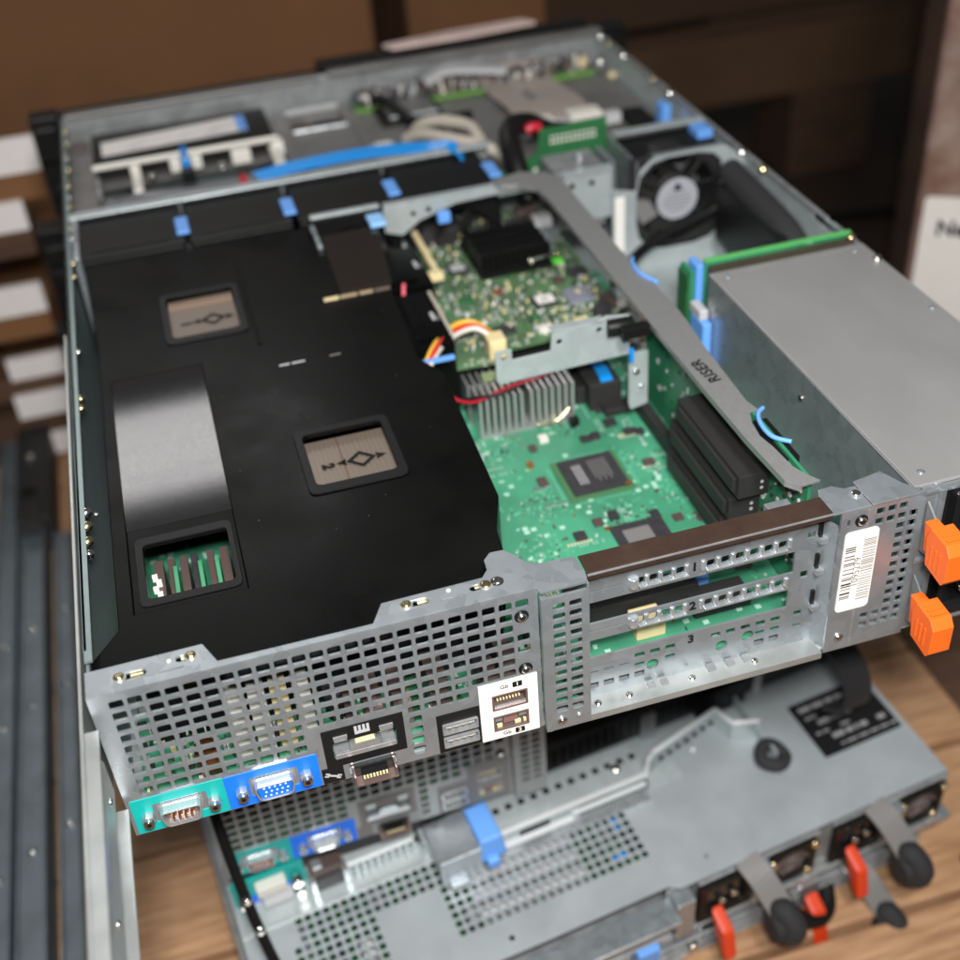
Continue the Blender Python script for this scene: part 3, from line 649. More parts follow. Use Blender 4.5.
for k, (x0, x1, y0, y1, num) in enumerate(((53, 90, 263, 311, '1'), (103.6, 141.6, 104.5, 146, '2'))):
    b = MB(); b.plate(rrect(x0-4, x1+4, y0-6, y1+4, 3.5), [rrect(x0, x1, y0, y1, 3)], ZS, ZS+1.0, 'xy', SHRF); b.build('window_frame', sh, .4)
    b = MB(); b.box(x0-.5, x1+.5, y0-.5, y1+.5, 74.4, 75.4, TAN)
    nr = 17
    for i in range(nr):
        x = x0+1+i*(x1-x0-2)/(nr-1); b.box(x-.45, x+.45, y0+1, y1-(8 if k == 0 else 1), 75.4, 75.9, TAN)
    if k == 0:
        for i in range(16): b.box(x0+1+i*2.25, x0+2.4+i*2.25, y1-7, y1-1, 75.4, 78, mat('warm_fin_tips', (.30,.21,.155), .45) if i == 0 else bpy.data.materials['warm_fin_tips'])
    p = b.build('window_pane', sh)
    cx, cy = (x0+x1)/2+5, (y0+y1)/2-1; zt = 76.0
    d = MB(); D = lambda s_: [(cx-s_, cy), (cx, cy-s_*.9), (cx+s_, cy), (cx, cy+s_*.9)]
    d.plate(D(7.2), [D(4.4)], zt, zt+.1, 'xy', BLK_L)
    for sx in (-1, 1): d.plate([(cx+sx*7, cy-2.6), (cx+sx*12, cy), (cx+sx*7, cy+2.6), (cx+sx*7.4, cy)], [], zt, zt+.1, 'xy', BLK_L)
    if k == 1: d.box(x0+15.4, x0+15.9, y0+1, y1-1, zt, zt+.1, mat('thin_red_line', (.10,.05,.04), .5))
    d.build('printed_arrow', p)
    text('printed_number', num, 7.5, TM((x0+8, cy-.5, zt+.05), (1,0,0), (0,1,0)) @ Matrix.Rotation(math.pi, 4, 'Z') if False else TM((x0+8, cy-.5, zt+.05), (0,-1,0), (1,0,0)), BLK_L, p, .05, .5)
b = MB(); b.plate([(148, 276), (178, 276), (186, 352), (150, 350)], [], ZS+.2, ZS+2.6, 'xy', mat('smoky_gloss_panel', (.018,.013,.010), .12, spec=.45))
b.build('glossy_block', sh, .8); b = MB()
for x0, x1, m_ in ((138, 146.4, CREAM), (147.2, 157, mat('dull_gold_strip', (.36,.27,.17), .4)), (158.2, 166, bpy.data.materials['dull_gold_strip']), (167, 176, TAN)): b.box(x0, x1, 272.4, 274.4, ZS, ZS+1.2, m_)
MB().box(146.2, 149, 336, 366, ZS, ZS+3, STEEL).build('metal_strip', sh, .4)
b.build('gold_strip', sh)
MB().box(103.5, 109, 213.6, 214.6, ZS, ZS+.5, LGRY).box(110, 117, 213.6, 214.6, ZS, ZS+.5, LGRY).box(130, 136, 213.6, 214.5, ZS, ZS+.4, GRYP).build('painted_edge_glint', sh, .2)  # light grey bars paint glints onto the black shroud
b = MB()    # shallow raised ribs and steps of the shroud near the fans
b.box(96, 98, 240, 340, ZS, ZS+.8, SHR)
b.build('raised_rib', sh, .8)
d = MB(); rnd = random.Random(31)
for i in range(34):
    x, y = rnd.uniform(22, 172), rnd.uniform(48, 255)
    if 100 < x < 146 and 98 < y < 150 or x < 70: continue
    q = rnd.uniform(.08, .17); d.box(x-q, x+q, y-q, y+q*rnd.uniform(.6, 2.5), ZS, ZS+.1, GRYP)
d.build('dust_specks', sh)['kind'] = 'stuff'
MB().box(181, 191, 346, 362, 83, 85.6, mat('light_blue_tab', (.28,.55,.90), .4)).build('blue_release_tab', sh, .8)

# ---- black cover blocks beside the card (battery / cache holders)
for nm, x0, x1, y0, y1, z, lab in (('battery_holder', 178, 206, 296, 348, 66, 'black battery holder behind the yellow bracket, beside the storage card'),
                                   ('battery_holder', 177, 200, 226, 288, 66, 'black battery holder nearest the yellow and red wires, beside the storage card')):
    t_ = empty(nm, ((x0+x1)/2, (y0+y1)/2, 18), lab, 'battery holder')
    a, d = (x1-x0)/2, (y1-y0)/2
    MB().box(-a, a, -d, d, 0, z-18, SHR).box(-a+4, a-8, -d+6, d-6, z-18, z-16.6, SHR).build('holder_body', t_, .8)
    MB().box(a-5.6, a-3.6, -4, 5, z-18, z-17.8, LGRY).box(a-3, a-1.8, -5, 1, z-18, z-17.8, GRYP).build('printed_mark', t_)
    if z == 66 and y0 < 290: MB().box(a-.5, a+1.6, -d+8, d-2, z-24, z-17.4, CABG).build('pale_edge', t_, .3)

# ---- storage controller card
rc = empty('controller_card', (208, 240, 45), 'dense dark green controller card with a black finned heat sink', 'circuit card')
def L_(x, y, z=0): return (x-208, y-240, z)
b = MB(); b.plate([(-12, -8), (18, -10), (20, 0), (90, 4), (101, 20), (101, 176), (2, 174), (-2, 100)], [], -1.6, 0, 'xy', PCB2); b.build('card_board', rc)
b = MB(); b.box(34, 82, 84, 136, .4, 3, BLK); 
for i in range(13):
    for j in range(5): b.box(35+i*3.7, 36.5+i*3.7, 86+j*10, 92.5+j*10, 3, 15.5, BLK)
o = b.build('heat_sink', rc, .2)
MB().tube([(64, 80, 10), (78, 80, 11), (84, 83, 8)], .8, SCREW).dome((36, 137, 6), (0,0,1), 2.2, 3, GOLD).dome((84, 84, 8), (0,0,1), 1.9, 2.5, GOLD).dome((66, 80, 8), (0,0,1), 1.6, 2.5, GOLD).build('spring_clip', o)
MB().box(10, 88, 146, 158, 0, 1.2, mat('frosted_foil', (.45,.45,.46), .35, .4, var=.3, vscale=200)).box(-4, 8, 146, 155, 0, 3, LGRY).build('foil_label', rc, .4)
for x, y, w, d, h, m_ in ((24, 103, 13, 13, 2.6, CHIP), (62, 44, 15, 12, 2, CHIP), (83, 42, 16, 16, 2.4, mat('blue_grey_chip', (.20,.21,.26), .5)), (92, 70, 12, 8, 3, CHIP), (78, 64, 6, 6, 3, CHIPB), (40, 66, 7, 4, 2, COPPER), (86, 92, 14, 9, 2, PCB2), (14, 30, 10, 10, 2, CHIP), (30, 20, 12, 8, 2, CHIP), (52, 12, 9, 5, 3, WHTP), (74, 12, 9, 5, 3, CREAM), (96, 26, 8, 10, 6, CHIPB), (88, 14, 10, 6, 8, CHIP), (90, 120, 12, 9, 8, STEEL), (92, 138, 12, 8, 10, LGRY), (88, 158, 16, 7, 9, CHIPB), (18, 64, 10, 6, 1.6, PCB4), (50, 30, 8, 10, 1.6, PCB4)):
    chip(x, y, w, d, h, m_, 'chip', 0, 0., rc)
MB().box(57, 68, 39.4, 49, 2, 2.2, WHT).box(60, 65, 42, 46, 2.2, 2.3, LGRY).build('white_sticker', rc)
MB().box(19.5, 28.5, 98.8, 107, 2.6, 2.8, LGRY).build('white_sticker', rc)
MB().box(80, 89, 84, 92, 2, 2.3, GREEN_L).build('green_sticker', rc)
t = MB(); rnd = random.Random(21)
dust(t, 0, 99, 6, 172, 0, 900, (LGRY, WHTP, CHIP, CHIPB, CREAM, STEEL_B, PCB4), 3, 2.2, lambda x, y: not (33 < x < 83 and 82 < y < 138))
for i in range(46): x, y = rnd.uniform(0, 98), rnd.uniform(6, 76); t.cyl((x, y, 0), (x, y, 2.6), rnd.uniform(.7, 1.4), rnd.choice((WHT, SCREW, LGRY, CREAM)), 8)
o = t.build('tiny_card_components', rc, fix=False); o['kind'] = 'stuff'
yb = MB(); yb.box(203, 219, 382, 388, 58, 62, CREAM); yb.box(211.5, 215.5, 316, 383, 58, 61, CREAM); yb.box(200, 216, 310, 317, 58, 63, CREAM)
tag(yb.build('yellow_bracket', None, .8), 'pale yellow plastic bracket at the left edge of the dark green card', 'bracket')

# ---- sheet metal card bracket crossing behind the silver heat sink
cb = empty('card_bracket', (0,0,0), 'folded galvanised card bracket with screw holes crossing behind the silver heat sink', 'bracket')
b = MB(); b.plate([(211, 62), (214, 60), (284, 62), (296, 62), (296, 28), (286, 26), (284.8, 30), (284.8, 86), (272, 88), (268, 85.6), (242, 83.6), (241, 74), (220, 73.4), (220, 80), (211, 80)], [circ(215.8, 76, 2, 10), circ(246, 78.4, 1.6, 10), circ(268, 80.6, 1.6, 10)], 184, 185.2, 'xz', STEEL_L)
b.box(242, 270, 184, 190, 84.6, 85.6, STEEL_L); b.build('bracket_plate', cb, .3)
MB().dome((289, 183.9, 50), (0,-1,0), 2, 1.3, SCREW).dome((292, 183.9, 40), (0,-1,0), 1.4, 1, STEEL_B).build('screw', cb)
MB().box(221, 241, 185.4, 192, 62, 72, BLK).build('black_backing', cb, .4)
tag(MB().box(196, 292, 236, 240, 17, 42, BLK).build('dark_card_backing', None, .4), 'black backing sheet added under the front edge of the controller card', 'backing')  # black sheet added as dark backing behind the heat sink
MB().box(284.4, 286.6, 181, 184, 58, 66, BLUEC).build('blue_clip', cb, .3)

# ---- riser: board, three slots and the long steel bar
rs = empty('riser_assembly', (0,0,0), 'green riser board with three black slots under a long bent steel bar marked RISER', 'riser')
bar = [(268, 376), (286, 378.5), (307, 359), (300, 300), (303, 236), (300.6, 205), (297.4, 172), (312, 120), (311, 96), (305.8, 92), (303.4, 84), (304.6, 74), (312, 66), (313.6, 50), (306, 44), (304.5, 27), (297, 18.6), (291.4, 27), (291.8, 44), (292.6, 112), (278.4, 182), (281, 236), (281.5, 300), (279.5, 345), (272, 361)]
bar = [(266, 374), (287, 380), (302, 372), (308.5, 362), (307.6, 332), (307.2, 287), (306.6, 253), (308.3, 213), (309.6, 183), (309, 166), (306.5, 136), (305.4, 110), (304.4, 88), (306.2, 79.4), (302, 79.4), (299, 71), (297.6, 60), (299.2, 51), (300.4, 35), (303.2, 27.5), (306.6, 22), (297, 21.4), (292.6, 27), (291, 60), (290.6, 100), (291, 206), (291, 287), (291, 332), (289, 353), (280, 362), (270, 364)]
b = MB(); b.plate(bar, [], H-.9, H+.3, 'xy', STEEL_W)
e_ = [(q[0], q[1]) for q in bar[21:]]
for i in range(len(e_)-1):
    (xa, ya), (xb, yb_) = e_[i], e_[i+1]; b.add([(xa, ya, H-.9), (xb, yb_, H-.9), (xb, yb_, H-3), (xa, ya, H-3), (xa+1, ya, H-.9), (xb+1, yb_, H-.9), (xb+1, yb_, H-3), (xa+1, ya, H-3)], [(0,1,2,3), (4,7,6,5), (3,2,6,7)], STEEL_W)
b.build('riser_bar', rs, .3)
text('printed_word', 'RISER', 8.4, TM((297.8, 118, H+.35), (-.1, 1, 0), (-1, -.1, 0)), BLK_L, rs, .06, .2, 1.05)
MB().plate([(26, 18), (206, 18), (206, H-1.4), (26, H-1.4)], [], 303.6, 305.2, 'yz', PCB3).build('riser_board', rs)
for z0, a, c in ((54, 58, 128), (35.5, 66, 136), (17.5, 72, 138)):
    b = MB(); b.box(288, 303.4, a, c, z0+1, z0+13.5, BLK_T); b.box(286.4, 288, a+3, c-4, z0+3.4, z0+11, BLK_T)
    for z in (z0+5, z0+8.4): b.cyl((299.5, a-.1, z), (299.5, a+.2, z), .9, LGRY, 8)
    b.build('card_slot', rs, .7)
t = MB(); rnd = random.Random(9)
for i in range(120):
    y, z = rnd.uniform(30, 64), rnd.uniform(30, 80); t.box(302.6, 303.5, y, y+rnd.uniform(.6, 2.2), z, z+rnd.uniform(.6, 2.2), rnd.choice((LGRY, WHTP, COPPER, CHIP)))
for i in range(40):
    y, z = rnd.uniform(140, 200), rnd.uniform(24, 80); t.box(302.8, 303.5, y, y+rnd.uniform(.6, 2.2), z, z+rnd.uniform(.6, 4), rnd.choice((LGRY, PCB4)))
o = t.build('riser_components', rs, fix=False); o['kind'] = 'stuff'
b = MB(); b.tube([(309, 80, H), (304.6, 76, H+.4), (302, 68, H+.4), (302.6, 58, H), (308.6, 51.4, H)], 1.1, BLUEP); b.box(302, 309, 44, 76, H-12, H-3, BLK); b.build('blue_handle', rs)
MB().tube([(309, 240, H+.6), (306.5, 234, H+1), (305.6, 222, H+1), (311, 209, H)], 1.1, BLUEP).box(304, 310, 208, 238, H-16, H-4, BLK).build('blue_handle', rs)
MB().box(283, 294, 12, 26, 70, 78, STEEL).cyl((286, 14, 70), (286, 14, 82), 2, GOLD).build('end_latch', rs, .4)
MB().box(276, 292, 170, 176, H-7, H-1, BLK).cyl((272, 184, H-6), (286, 182, H-6), 5, BLK).build('black_knob', rs, .4)

# ---- five fan modules in the fan wall
def fan(par, lx0, lx1, hub=False):
    pass
fan_labels = ['black fan module with a blue tab, leftmost in the row across the server', 'black fan module with a blue tab, second from the left in the fan row', 'black fan module with a blue tab, third from the left in the fan row', 'black fan module with a blue tab where the riser bar ends, fourth from the left']
def fan_module(x0, label):
    t = empty('fan_module', (x0, 378, ZB), label, 'fan', 'fan modules in the fan wall')
    w = 64; z1 = H-ZB-4
    b = MB(); b.box(0, w, 0, 58, z1-3, z1, BLK); b.box(0, 2, 0, 58, 0, z1-3, BLK); b.box(w-2, w, 0, 58, 0, z1-3, BLK)
    b.plate(rect(2, w-2, 0, z1-3), [circ(w/2, 36, 28, 24)], 0, 1.6, 'xz', BLK); b.build('fan_housing', t, .8)
    b = MB(); b.cyl((w/2, 2, 36), (w/2, 20, 36), 13, FANM, 20)
    for k in range(7):
        a = 2*math.pi*k/7; M = Matrix.Translation((w/2, 10, 36)) @ Matrix.Rotation(a, 4, 'Y') @ Matrix.Rotation(.6, 4, 'X'); b.box(12, 27, -.7, .7, -7, 7, FANM, M)
    b.build('rotor', t)
    MB().box(w-4, w+4, 8, 31, z1+.3, z1+2.4, BLUEP).build('blue_tab', t, .6)
    MB().box(8, w-10, 6, 8, z1, z1+1, BLK).build('top_rib', t, .3)
    return t
for x0, lb in zip((7, 74, 141.5, 209), fan_labels): fan_module(x0, lb)

# ---- big framed fan with round white label
bf = empty('cooling_fan', (392, 366, 54), 'black cooling fan facing the rear with a round white label showing a triangle', 'fan')
b = MB(); b.plate(rect(-33, 33, -33, 33), [circ(0, 0, 29.5, 28)], .5, 3, 'xz', FANM); b.plate(circ(0, 0, 30, 28), [circ(0, 0, 28.5, 28)], 3, 30, 'xz', FANM)
for a in (35, 125, 215, 305): M = Matrix.Rotation(math.radians(a), 4, 'Y'); b.box(13, 29, 2.2, 5, -1.4, 1.4, FANM, M)
b.build('fan_frame', bf, .5)
b = MB()
for k in range(7):
    a = 2*math.pi*k/7; M = Matrix.Translation((0, 12, 0)) @ Matrix.Rotation(a, 4, 'Y') @ Matrix.Rotation(.65, 4, 'X'); b.box(13, 27.5, -.7, .7, -8, 8, FANM, M)
b.cyl((0, 4, 0), (0, 24, 0), 15, FANM, 24); b.build('rotor', bf)
lb = MB(); lb.cyl((0, 1.5, 0), (0, .8, 0), 14.6, mat('fan_label_silver', (.36,.37,.41), .5), 32)
lb.add([(-3.6, .7, 5.8), (3.6, .7, 5.8), (.8, .7, 11), (-.8, .7, 11)], [(0,1,2,3)], BLK_L)
for i, (z, w) in enumerate(((3.2, 8), (.4, 10), (-2.4, 11), (-5.2, 9), (-8, 6))): lb.box(-w, w*.9, .68, .75, z-.35, z+.35, GRYP)
lb.build('round_label', bf)
for w_, pts, m_ in (('fan_cable', [(424, 360, 74), (427, 357, 64), (424, 356, 56), (414, 355, 48), (398, 354, 43), (378, 352, 38), (358, 346, 32), (340, 330, 30), (324, 306, 36)], BLK),):
    b = MB(); b.tube(pts, 3.6, m_); o = b.build(w_); tag(o, 'thick black cable looping from the white-labelled fan to the riser', 'cable')
b = MB(); b.tube([(424, 360.5, 72), (427, 358, 66), (424, 356, 58), (420, 358, 54)], .9, BLUEC); b.tube([(425.5, 360, 72), (428.5, 357, 64), (426, 355, 56), (421.5, 357, 51)], .9, REDW); b.build('fan_wire', bf)
b = MB(); b.tube([(430, 357, 50), (424, 355, 46), (417, 354, 42)], 1.1, YEL); b.tube([(430, 356, 52.5), (424, 354, 49), (418, 353, 45)], 1., REDW); b.build('fan_wire', bf)
fm = empty('fan_module', (366, 372+14, ZB), 'black fan module with a blue tab at the far right, above the round-labelled fan', 'fan', 'fan modules in the fan wall')
MB().box(0, 62, 0, 30, H-ZB-10, H-ZB-5, BLK).box(0, 2, 0, 30, 40, H-ZB-10, BLK).box(60, 62, 0, 30, 40, H-ZB-10, BLK).build('fan_housing', fm, .8)
MB().box(50, 61, 4, 20, H-ZB-5, H-ZB+1, BLUEP).build('blue_tab', fm, .8)

# ---- black duct on the right wall
dt = empty('air_duct', (0,0,0), 'black foam-covered duct lying along the right wall of the server', 'duct')
b = MB(); b.tube([(422, 352, 74), (422, 330, 72), (422, 300, 70), (423, 275, 66), (424, 262, 60)], 8.5, RUB, 12); b.build('padded_roll', dt)
b = MB(); b.box(413, 431, 262, 352, 28, 68, BLK); b.box(411, 431, 255, 270, 22, 60, BLK_G); b.build('duct_body', dt, 2)
MB().add([(409, 258, 30), (411, 244, 26), (411, 262, 46), (407, 262, 30)], [(0,1,2),(0,2,3),(0,3,1),(1,3,2)], WHTP).build('white_corner', dt)

# ---- green backplane board standing in the fan wall
gb = empty('backplane_board', (0,0,0), 'upright green board with a row of holes beside the black cable loop', 'circuit board')
MB().plate([(309, 50), (364, 50), (364, 95), (316, 93.5), (314, 78), (300, 70), (285, 68), (285, 50)], [], 425, 426.6, 'xz', PCB4).build('board', gb)
b = MB()
for i in range(11): b.box(323+i*3.1, 325+i*3.1, 424.7, 425, 82.5, 84.6, WHTP); b.box(323+i*3.1, 325+i*3.1, 424.7, 425, 86.4, 88, WHTP)
b.cyl((312, 424.6, 66), (312, 425, 66), 1.6, WHTP, 8); b.build('solder_pads', gb)

# ---- DVD drive
dv = empty('disc_drive', (86, 582, DZ), 'slim black disc drive with a blue-striped paper label, left front bay', 'disc drive')
MB().box(-67, 65, -30, 34, .2, 12, BLK).build('drive_body', dv, .6)
b = MB(); b.plate([(-60, -14), (48, -7.5), (48, 24), (-60, 13)], [], 12, 12.2, 'xy', PAPER)
rnd = random.Random(4)
for i in range(16): x, y = rnd.uniform(-56, 30), rnd.uniform(-8, 10); b.box(x, x+rnd.uniform(4, 20), y, y+1.2, 12.2, 12.25, LGRY)
b.plate([(41, -7.8), (48, -7.5), (48, 24), (41, 23.3)], [], 12.25, 12.4, 'xy', BLUEP); b.build('paper_label', dv)
wb = empty('drive_tray', (86, 545, DZ), 'white plastic drive carrier rail with blocks in front of the disc drive', 'drive carrier')
b = MB(); b.box(-68, 67, -1.5, 1.5, 11, 15, WHTP); b.box(-68, -64, -30, -3, 0, 8, STEEL_D)
for x, w in ((-42, 7), (-14, 8), (1, 8), (30, 14), (60, 9)): b.box(x, x+w, -11 if w < 12 else -16, -1.5, 4, 14, WHTP)
b.box(-42, -35, -40, -14, 2, 8, WHTP); b.box(58, 66, -42, -3, 0, 10, WHTP); b.build('carrier_rail', wb, 1)
MB().box(-5, 0, -22, 2, 8, 18, BLUEC).box(-7, 2, -30, -22, 2, 12, BLK).build('blue_clip', wb, .6)
MB().dome((-28, -14, 4), (0,0,1), 3, 3, SCREW).dome((22, -16, 4), (0,0,1), 3, 3, SCREW).build('screw', wb)
def cable(name, pts, r, m_, lab, cat='cable'):
    return tag(MB().tube(pts, r, m_).build(name), lab, cat)
cable('grey_cable', [(24, 470, 62), (34, 482, 68), (52, 492, 68), (78, 488, 67), (100, 482, 68), (118, 464, 72)], 3.4, mat('grey_sleeve', (.13,.13,.14), .5), 'grey sleeved cable bowing in front of the disc drive')
tag(MB().ribbon([(126, 452, 84), (140, 457, 84), (157, 460, 84), (192, 462, 84), (222, 459, 84), (244, 452, 84), (258, 438, 86), (264, 426, 80)], 13, 1.6, BLUEC, (0,1,.15)).build('blue_cable', None, 1.2), 'bright blue flat cable running across the server above the fan row', 'cable')
cable('red_wire', [(116, 466, 74), (119, 474, 77), (117, 482, 74)], 2, REDW, 'short red wire at the left end of the blue flat cable', 'wire')
cable('beige_cable', [(250, 520, 70), (256, 512, 78), (268, 500, 82), (282, 482, 82), (284, 462, 78)], 4.4, CABG, 'upper beige cable loop right of the blue cable end')
cable('beige_cable', [(240, 508, 70), (250, 492, 78), (266, 468, 80), (284, 452, 78), (296, 448, 70)], 4.4, CABG, 'lower beige cable loop ending at the blue cable tip')
cable('black_cable', [(236, 606, 68), (246, 598, 66), (250, 580, 65), (256, 556, 64), (272, 545, 64), (300, 545, 64)], 5, BLK, 'black cable bent like an L on the metal floor of the front bay')
cable('black_cable', [(296, 388, 60), (292, 406, 84), (297, 432, 93), (312, 446, 92), (330, 448, 82), (345, 450, 78)], 7.5, BLK, 'thick black cable arch rising left of the upright green board')
tag(MB().tube([(310, 436, 90), (314, 436, 92), (320, 436, 91)], 3.6, REDW).build('red_sleeve'), 'red sleeve on the black cable arch next to the green board', 'sleeve')
rb = MB(); rb.ribbon([(352, 632, 72), (354, 610, 64), (356, 580, 63), (357, 545, 66), (356, 515, 66), (354, 500, 60)], 58, 1, RIBB, (1,0,0)); rbo = tag(rb.build('ribbon_cable'), 'wide beige ribbon cable folded down into the front bay', 'cable')
mk = MB()
for i in range(4): mk.box(349+(i % 2)*2, 355+(i % 2), 552+i*7, 556+i*7, 67.2-(i*.7), 67.5-(i*.7), GRYP)
mk.build('printed_mark', rbo)
tag(MB().box(322, 400, 488, 498, 62, 70, LGRY).box(330, 348, 486, 500, 70, 74, WHTP).box(360, 384, 486, 500, 70, 75, WHTP).build('ribbon_connector', None, 1), 'pale connector bar under the lower end of the ribbon cable', 'connector')
tag(MB().box(258, 272, 486, 500, 60, 74, WHTP).box(262, 270, 474, 486, 60, 68, LGRY).build('white_connector', None, 1), 'small white connector between the beige cable loops and the ribbon connector', 'connector')
fb = empty('front_board', (340, 614, DZ), 'green control board crowded with connectors along the front of the server', 'circuit board')
MB().box(-120, 80, -14, 12, 1, 2.6, PCB2).box(-120, 80, -15, -14, .5, 3.4, mat('lime_edge', (.13,.30,.05), .5)).build('board', fb)
rnd = random.Random(8); t = MB()
for i in range(230):
    x, y = rnd.uniform(-118, 78), rnd.uniform(-12, 11); s1 = rnd.uniform(1.2, 4.5); t.box(x, x+s1, y, y+rnd.uniform(1, 4), 2.6, 2.6+rnd.uniform(2, 10), rnd.choice((WHTP, CHIPB, STEEL_B, LGRY, CHIP, CHIP, TAN)))
o = t.build('board_components', fb, .2, fix=False); o['kind'] = 'stuff'
MB().ribbon([(-60, -4, 12), (-44, -2, 18), (-24, -6, 18), (6, -10, 14)], 12, 4, LGRY, (0,1,0)).build('folded_flex', fb)
MB().dome((74, -4, 4), (0,0,1), 4, 8, CREAM).dome((92, -24, 0), (0,0,1), 4, 3, CREAM).cyl((84, -16, 0), (84, -16, 14), 2.2, SCREW).build('standoff', fb)
tag(MB().plate([(262, 632), (330, 634), (384, 640), (376, 652), (316, 650), (256, 642)], [], 94, 97, 'xy', PINK).box(285, 330, 641, 643, 97, 97.1, GRYP).build('paper_tag', None, .4), 'pale pinkish paper tag lying on the front edge of the open server', 'tag')

pl3 = empty('metal_plate', (260, 584, DZ), 'small grey plate with a black border on the floor of the front bay', 'plate')
MB().box(-26, 24, -22, 26, .2, 3, BLK).build('plate_border', pl3, .5); MB().box(-18, 20, -14, 22, 3, 4, BAY).box(-18, 20, -16, -14, 3, 5, STEEL_L).build('plate_top', pl3, .4)
tag(MB().box(214, 232, 492, 512, DZ, DZ+9, STEEL_L).box(217, 229, 495, 509, DZ+9, DZ+11, WHTP).build('small_module', None, .6), 'small pale module standing between the blue flat cable and the beige loops', 'module')
tag(MB().box(160, 172, 476, 484, DZ, DZ+16, WHTP).build('white_post', None, 1), 'single white plastic post just behind the middle of the blue cable', 'post')
tag(MB().box(404, 420, 470, 500, DZ, DZ+8, BLK).box(421, 428, 462, 474, DZ, DZ+20, BLUEP).build('corner_clip', None, 1), 'black and blue clip in the right rear corner of the front bay', 'clip')
# ---- twisted wires
P0 = [(184, 190, 58), (192, 192, 50), (206, 196, 46), (222, 194, 50), (238, 192, 56), (254, 190, 60), (268, 188, 62), (276, 192, 58)]
pp = smooth(P0); a, b2 = [], []
for i, q in enumerate(pp):
    t_ = i*.42; a.append(q+Vector((0, math.cos(t_), math.sin(t_)))*1.0); b2.append(q-Vector((0, math.cos(t_), math.sin(t_)))*1.0)
tw = MB(); tw.tube([tuple(v) for v in a], .95, REDW, 6); tw.tube([tuple(v) for v in b2], .95, BLK, 6)
tag(tw.build('twisted_wire_pair'), 'twisted red and black wires draped over the silver heat sink', 'wire')
ycw = empty('battery_wires', (0,0,0), 'bundle of yellow, red and white wires ending in a cream plug on the card', 'wire')
for k, (m_, dz, dy) in enumerate(((YEL, 1.2, 3), (YEL, 0, 1), (mat('bright_red_wire', (.6,.04,.02), .4), 1.6, -1.2), (WHTP, 0, -3.4))):
    MB().tube([(181, 212+dy, 64), (187, 222+dy, 64+dz), (195, 234+dy, 63+dz), (207, 245+dy*1.3, 62+dz*.7), (217, 246+dy, 61+dz*.6), (225, 240+dy, 56)], 1.5, m_).build('wire', ycw)
MB().box(220, 230, 229, 240, 46, 59, CREAM).box(221, 229, 227.4, 229, 48, 57, CREAM).build('plug', ycw, .6)
MB().box(176, 196, 211, 214, 64, 66, BLUEP).build('blue_socket_edge', ycw, .3)
cable('pink_wire', [(186, 290, 62), (188, 296, 68), (190, 302, 62)], 1.2, mat('pink_wire_mat', (.7,.12,.16), .5), 'tiny pink wire loop between the two black battery holders', 'wire')

# ---- power supplies with orange latches
for z0, lb in ((49, 'upper power supply with an orange latch at the rear right of the open server'), (8.2, 'lower power supply with an orange latch at the rear right of the open server')):
    t = empty('power_supply', (345, 0, z0), lb, 'power supply', 'power supplies of the open server')
    b = MB(); b.box(8, 87, 2, 160, 1, 36, BLK); b.box(5, 8, -1, 6, 0, 37, STEEL); b.box(8, 87, -2, 2, 0, 2.4, STEEL); b.build('supply_case', t, .6)
    b = MB(); b.plate(rrect(12, 46, 4, 34, 2), [rrect(15, 43, 8, 31, 3)], -3, 2, 'xz', BLK_G)
    for x, z in ((22, 24), (36, 24), (29, 15)): b.box(x-3.2, x+3.2, -8, 2, z-1.1, z+1.1, SCREW)
    b.build('power_socket', t, .4)
    b = MB(); b.plate(rrect(52, 84, 4, 34, 2), [circ(56+i*5.6, 8+j*5.4, 2, 8) for i in range(5) for j in range(5)], -1, 1.5, 'xz', BLK); b.build('fan_grille', t)
    b = MB(); b.add([(-1, -1, 33), (-4, -14, 30), (-4, -14, 12), (-1, -1, 6), (0, -1, 33), (-3, -14, 30), (-3, -14, 12), (0, -1, 6)], [(0,1,2,3),(4,7,6,5),(0,4,5,1),(1,5,6,2),(2,6,7,3),(3,7,4,0)], STEEL_D); b.build('latch_lever', t, .3)
    b = MB(); b.plate([(-15, 27), (-17, 14), (-29, 12), (-31, 15), (-31, 28), (-28, 32), (-17, 33)], [], -9.5, .5, 'yz', ORG); b.plate([(-10, 31), (-12, 17), (-20, 17), (-20, 31)], [], -7.5, -1.8, 'yz', ORG)
    for yy in (-20, -23, -26): b.box(-9.9, -9.3, yy-.5, yy+.5, 16, 26, ORG); b.box(-8, -.5, yy-.5, yy+.5, 32, 33.4, ORG)
    b.build('orange_latch', t, .9)

# ================================================================== slide rail hanging off the left side
sr = empty('slide_rail', (-4, 0, 40), 'pale zinc slide rail running along the left side of the open server towards the camera', 'rail')
b = MB()
b.add([(-1.4, 300, 36), (-1.4, -330, 34), (-1.4, -330, -14), (-1.4, 300, -14), (.2, 300, 36), (.2, -330, 34), (.2, -330, -14), (.2, 300, -14)], [(0,1,2,3),(4,7,6,5),(0,4,5,1),(1,5,6,2),(2,6,7,3),(3,7,4,0)], RAILC)
b.box(.2, 5.5, -330, -4, 33, 34.4, RAILC); b.box(.2, 5.5, -330, -3, -14, -12.6, RAILC)
b.add([(.3, -330, 24), (3.0, -330, 16), (3.0, -330, 0), (.3, -330, -6), (.3, -3, 24), (3.0, -3, 16), (3.0, -3, 0), (.3, -3, -6)], [(0,1,5,4),(1,2,6,5),(2,3,7,6),(4,5,6,7)], RAILC)
b.build('rail_profile', sr, .4)
b = MB()
for y in (-70, -110, -16): b.dome((3.0, y, 8), (1,0,0), 1.8, 1, SCREW)
b.build('rail_rivet', sr)

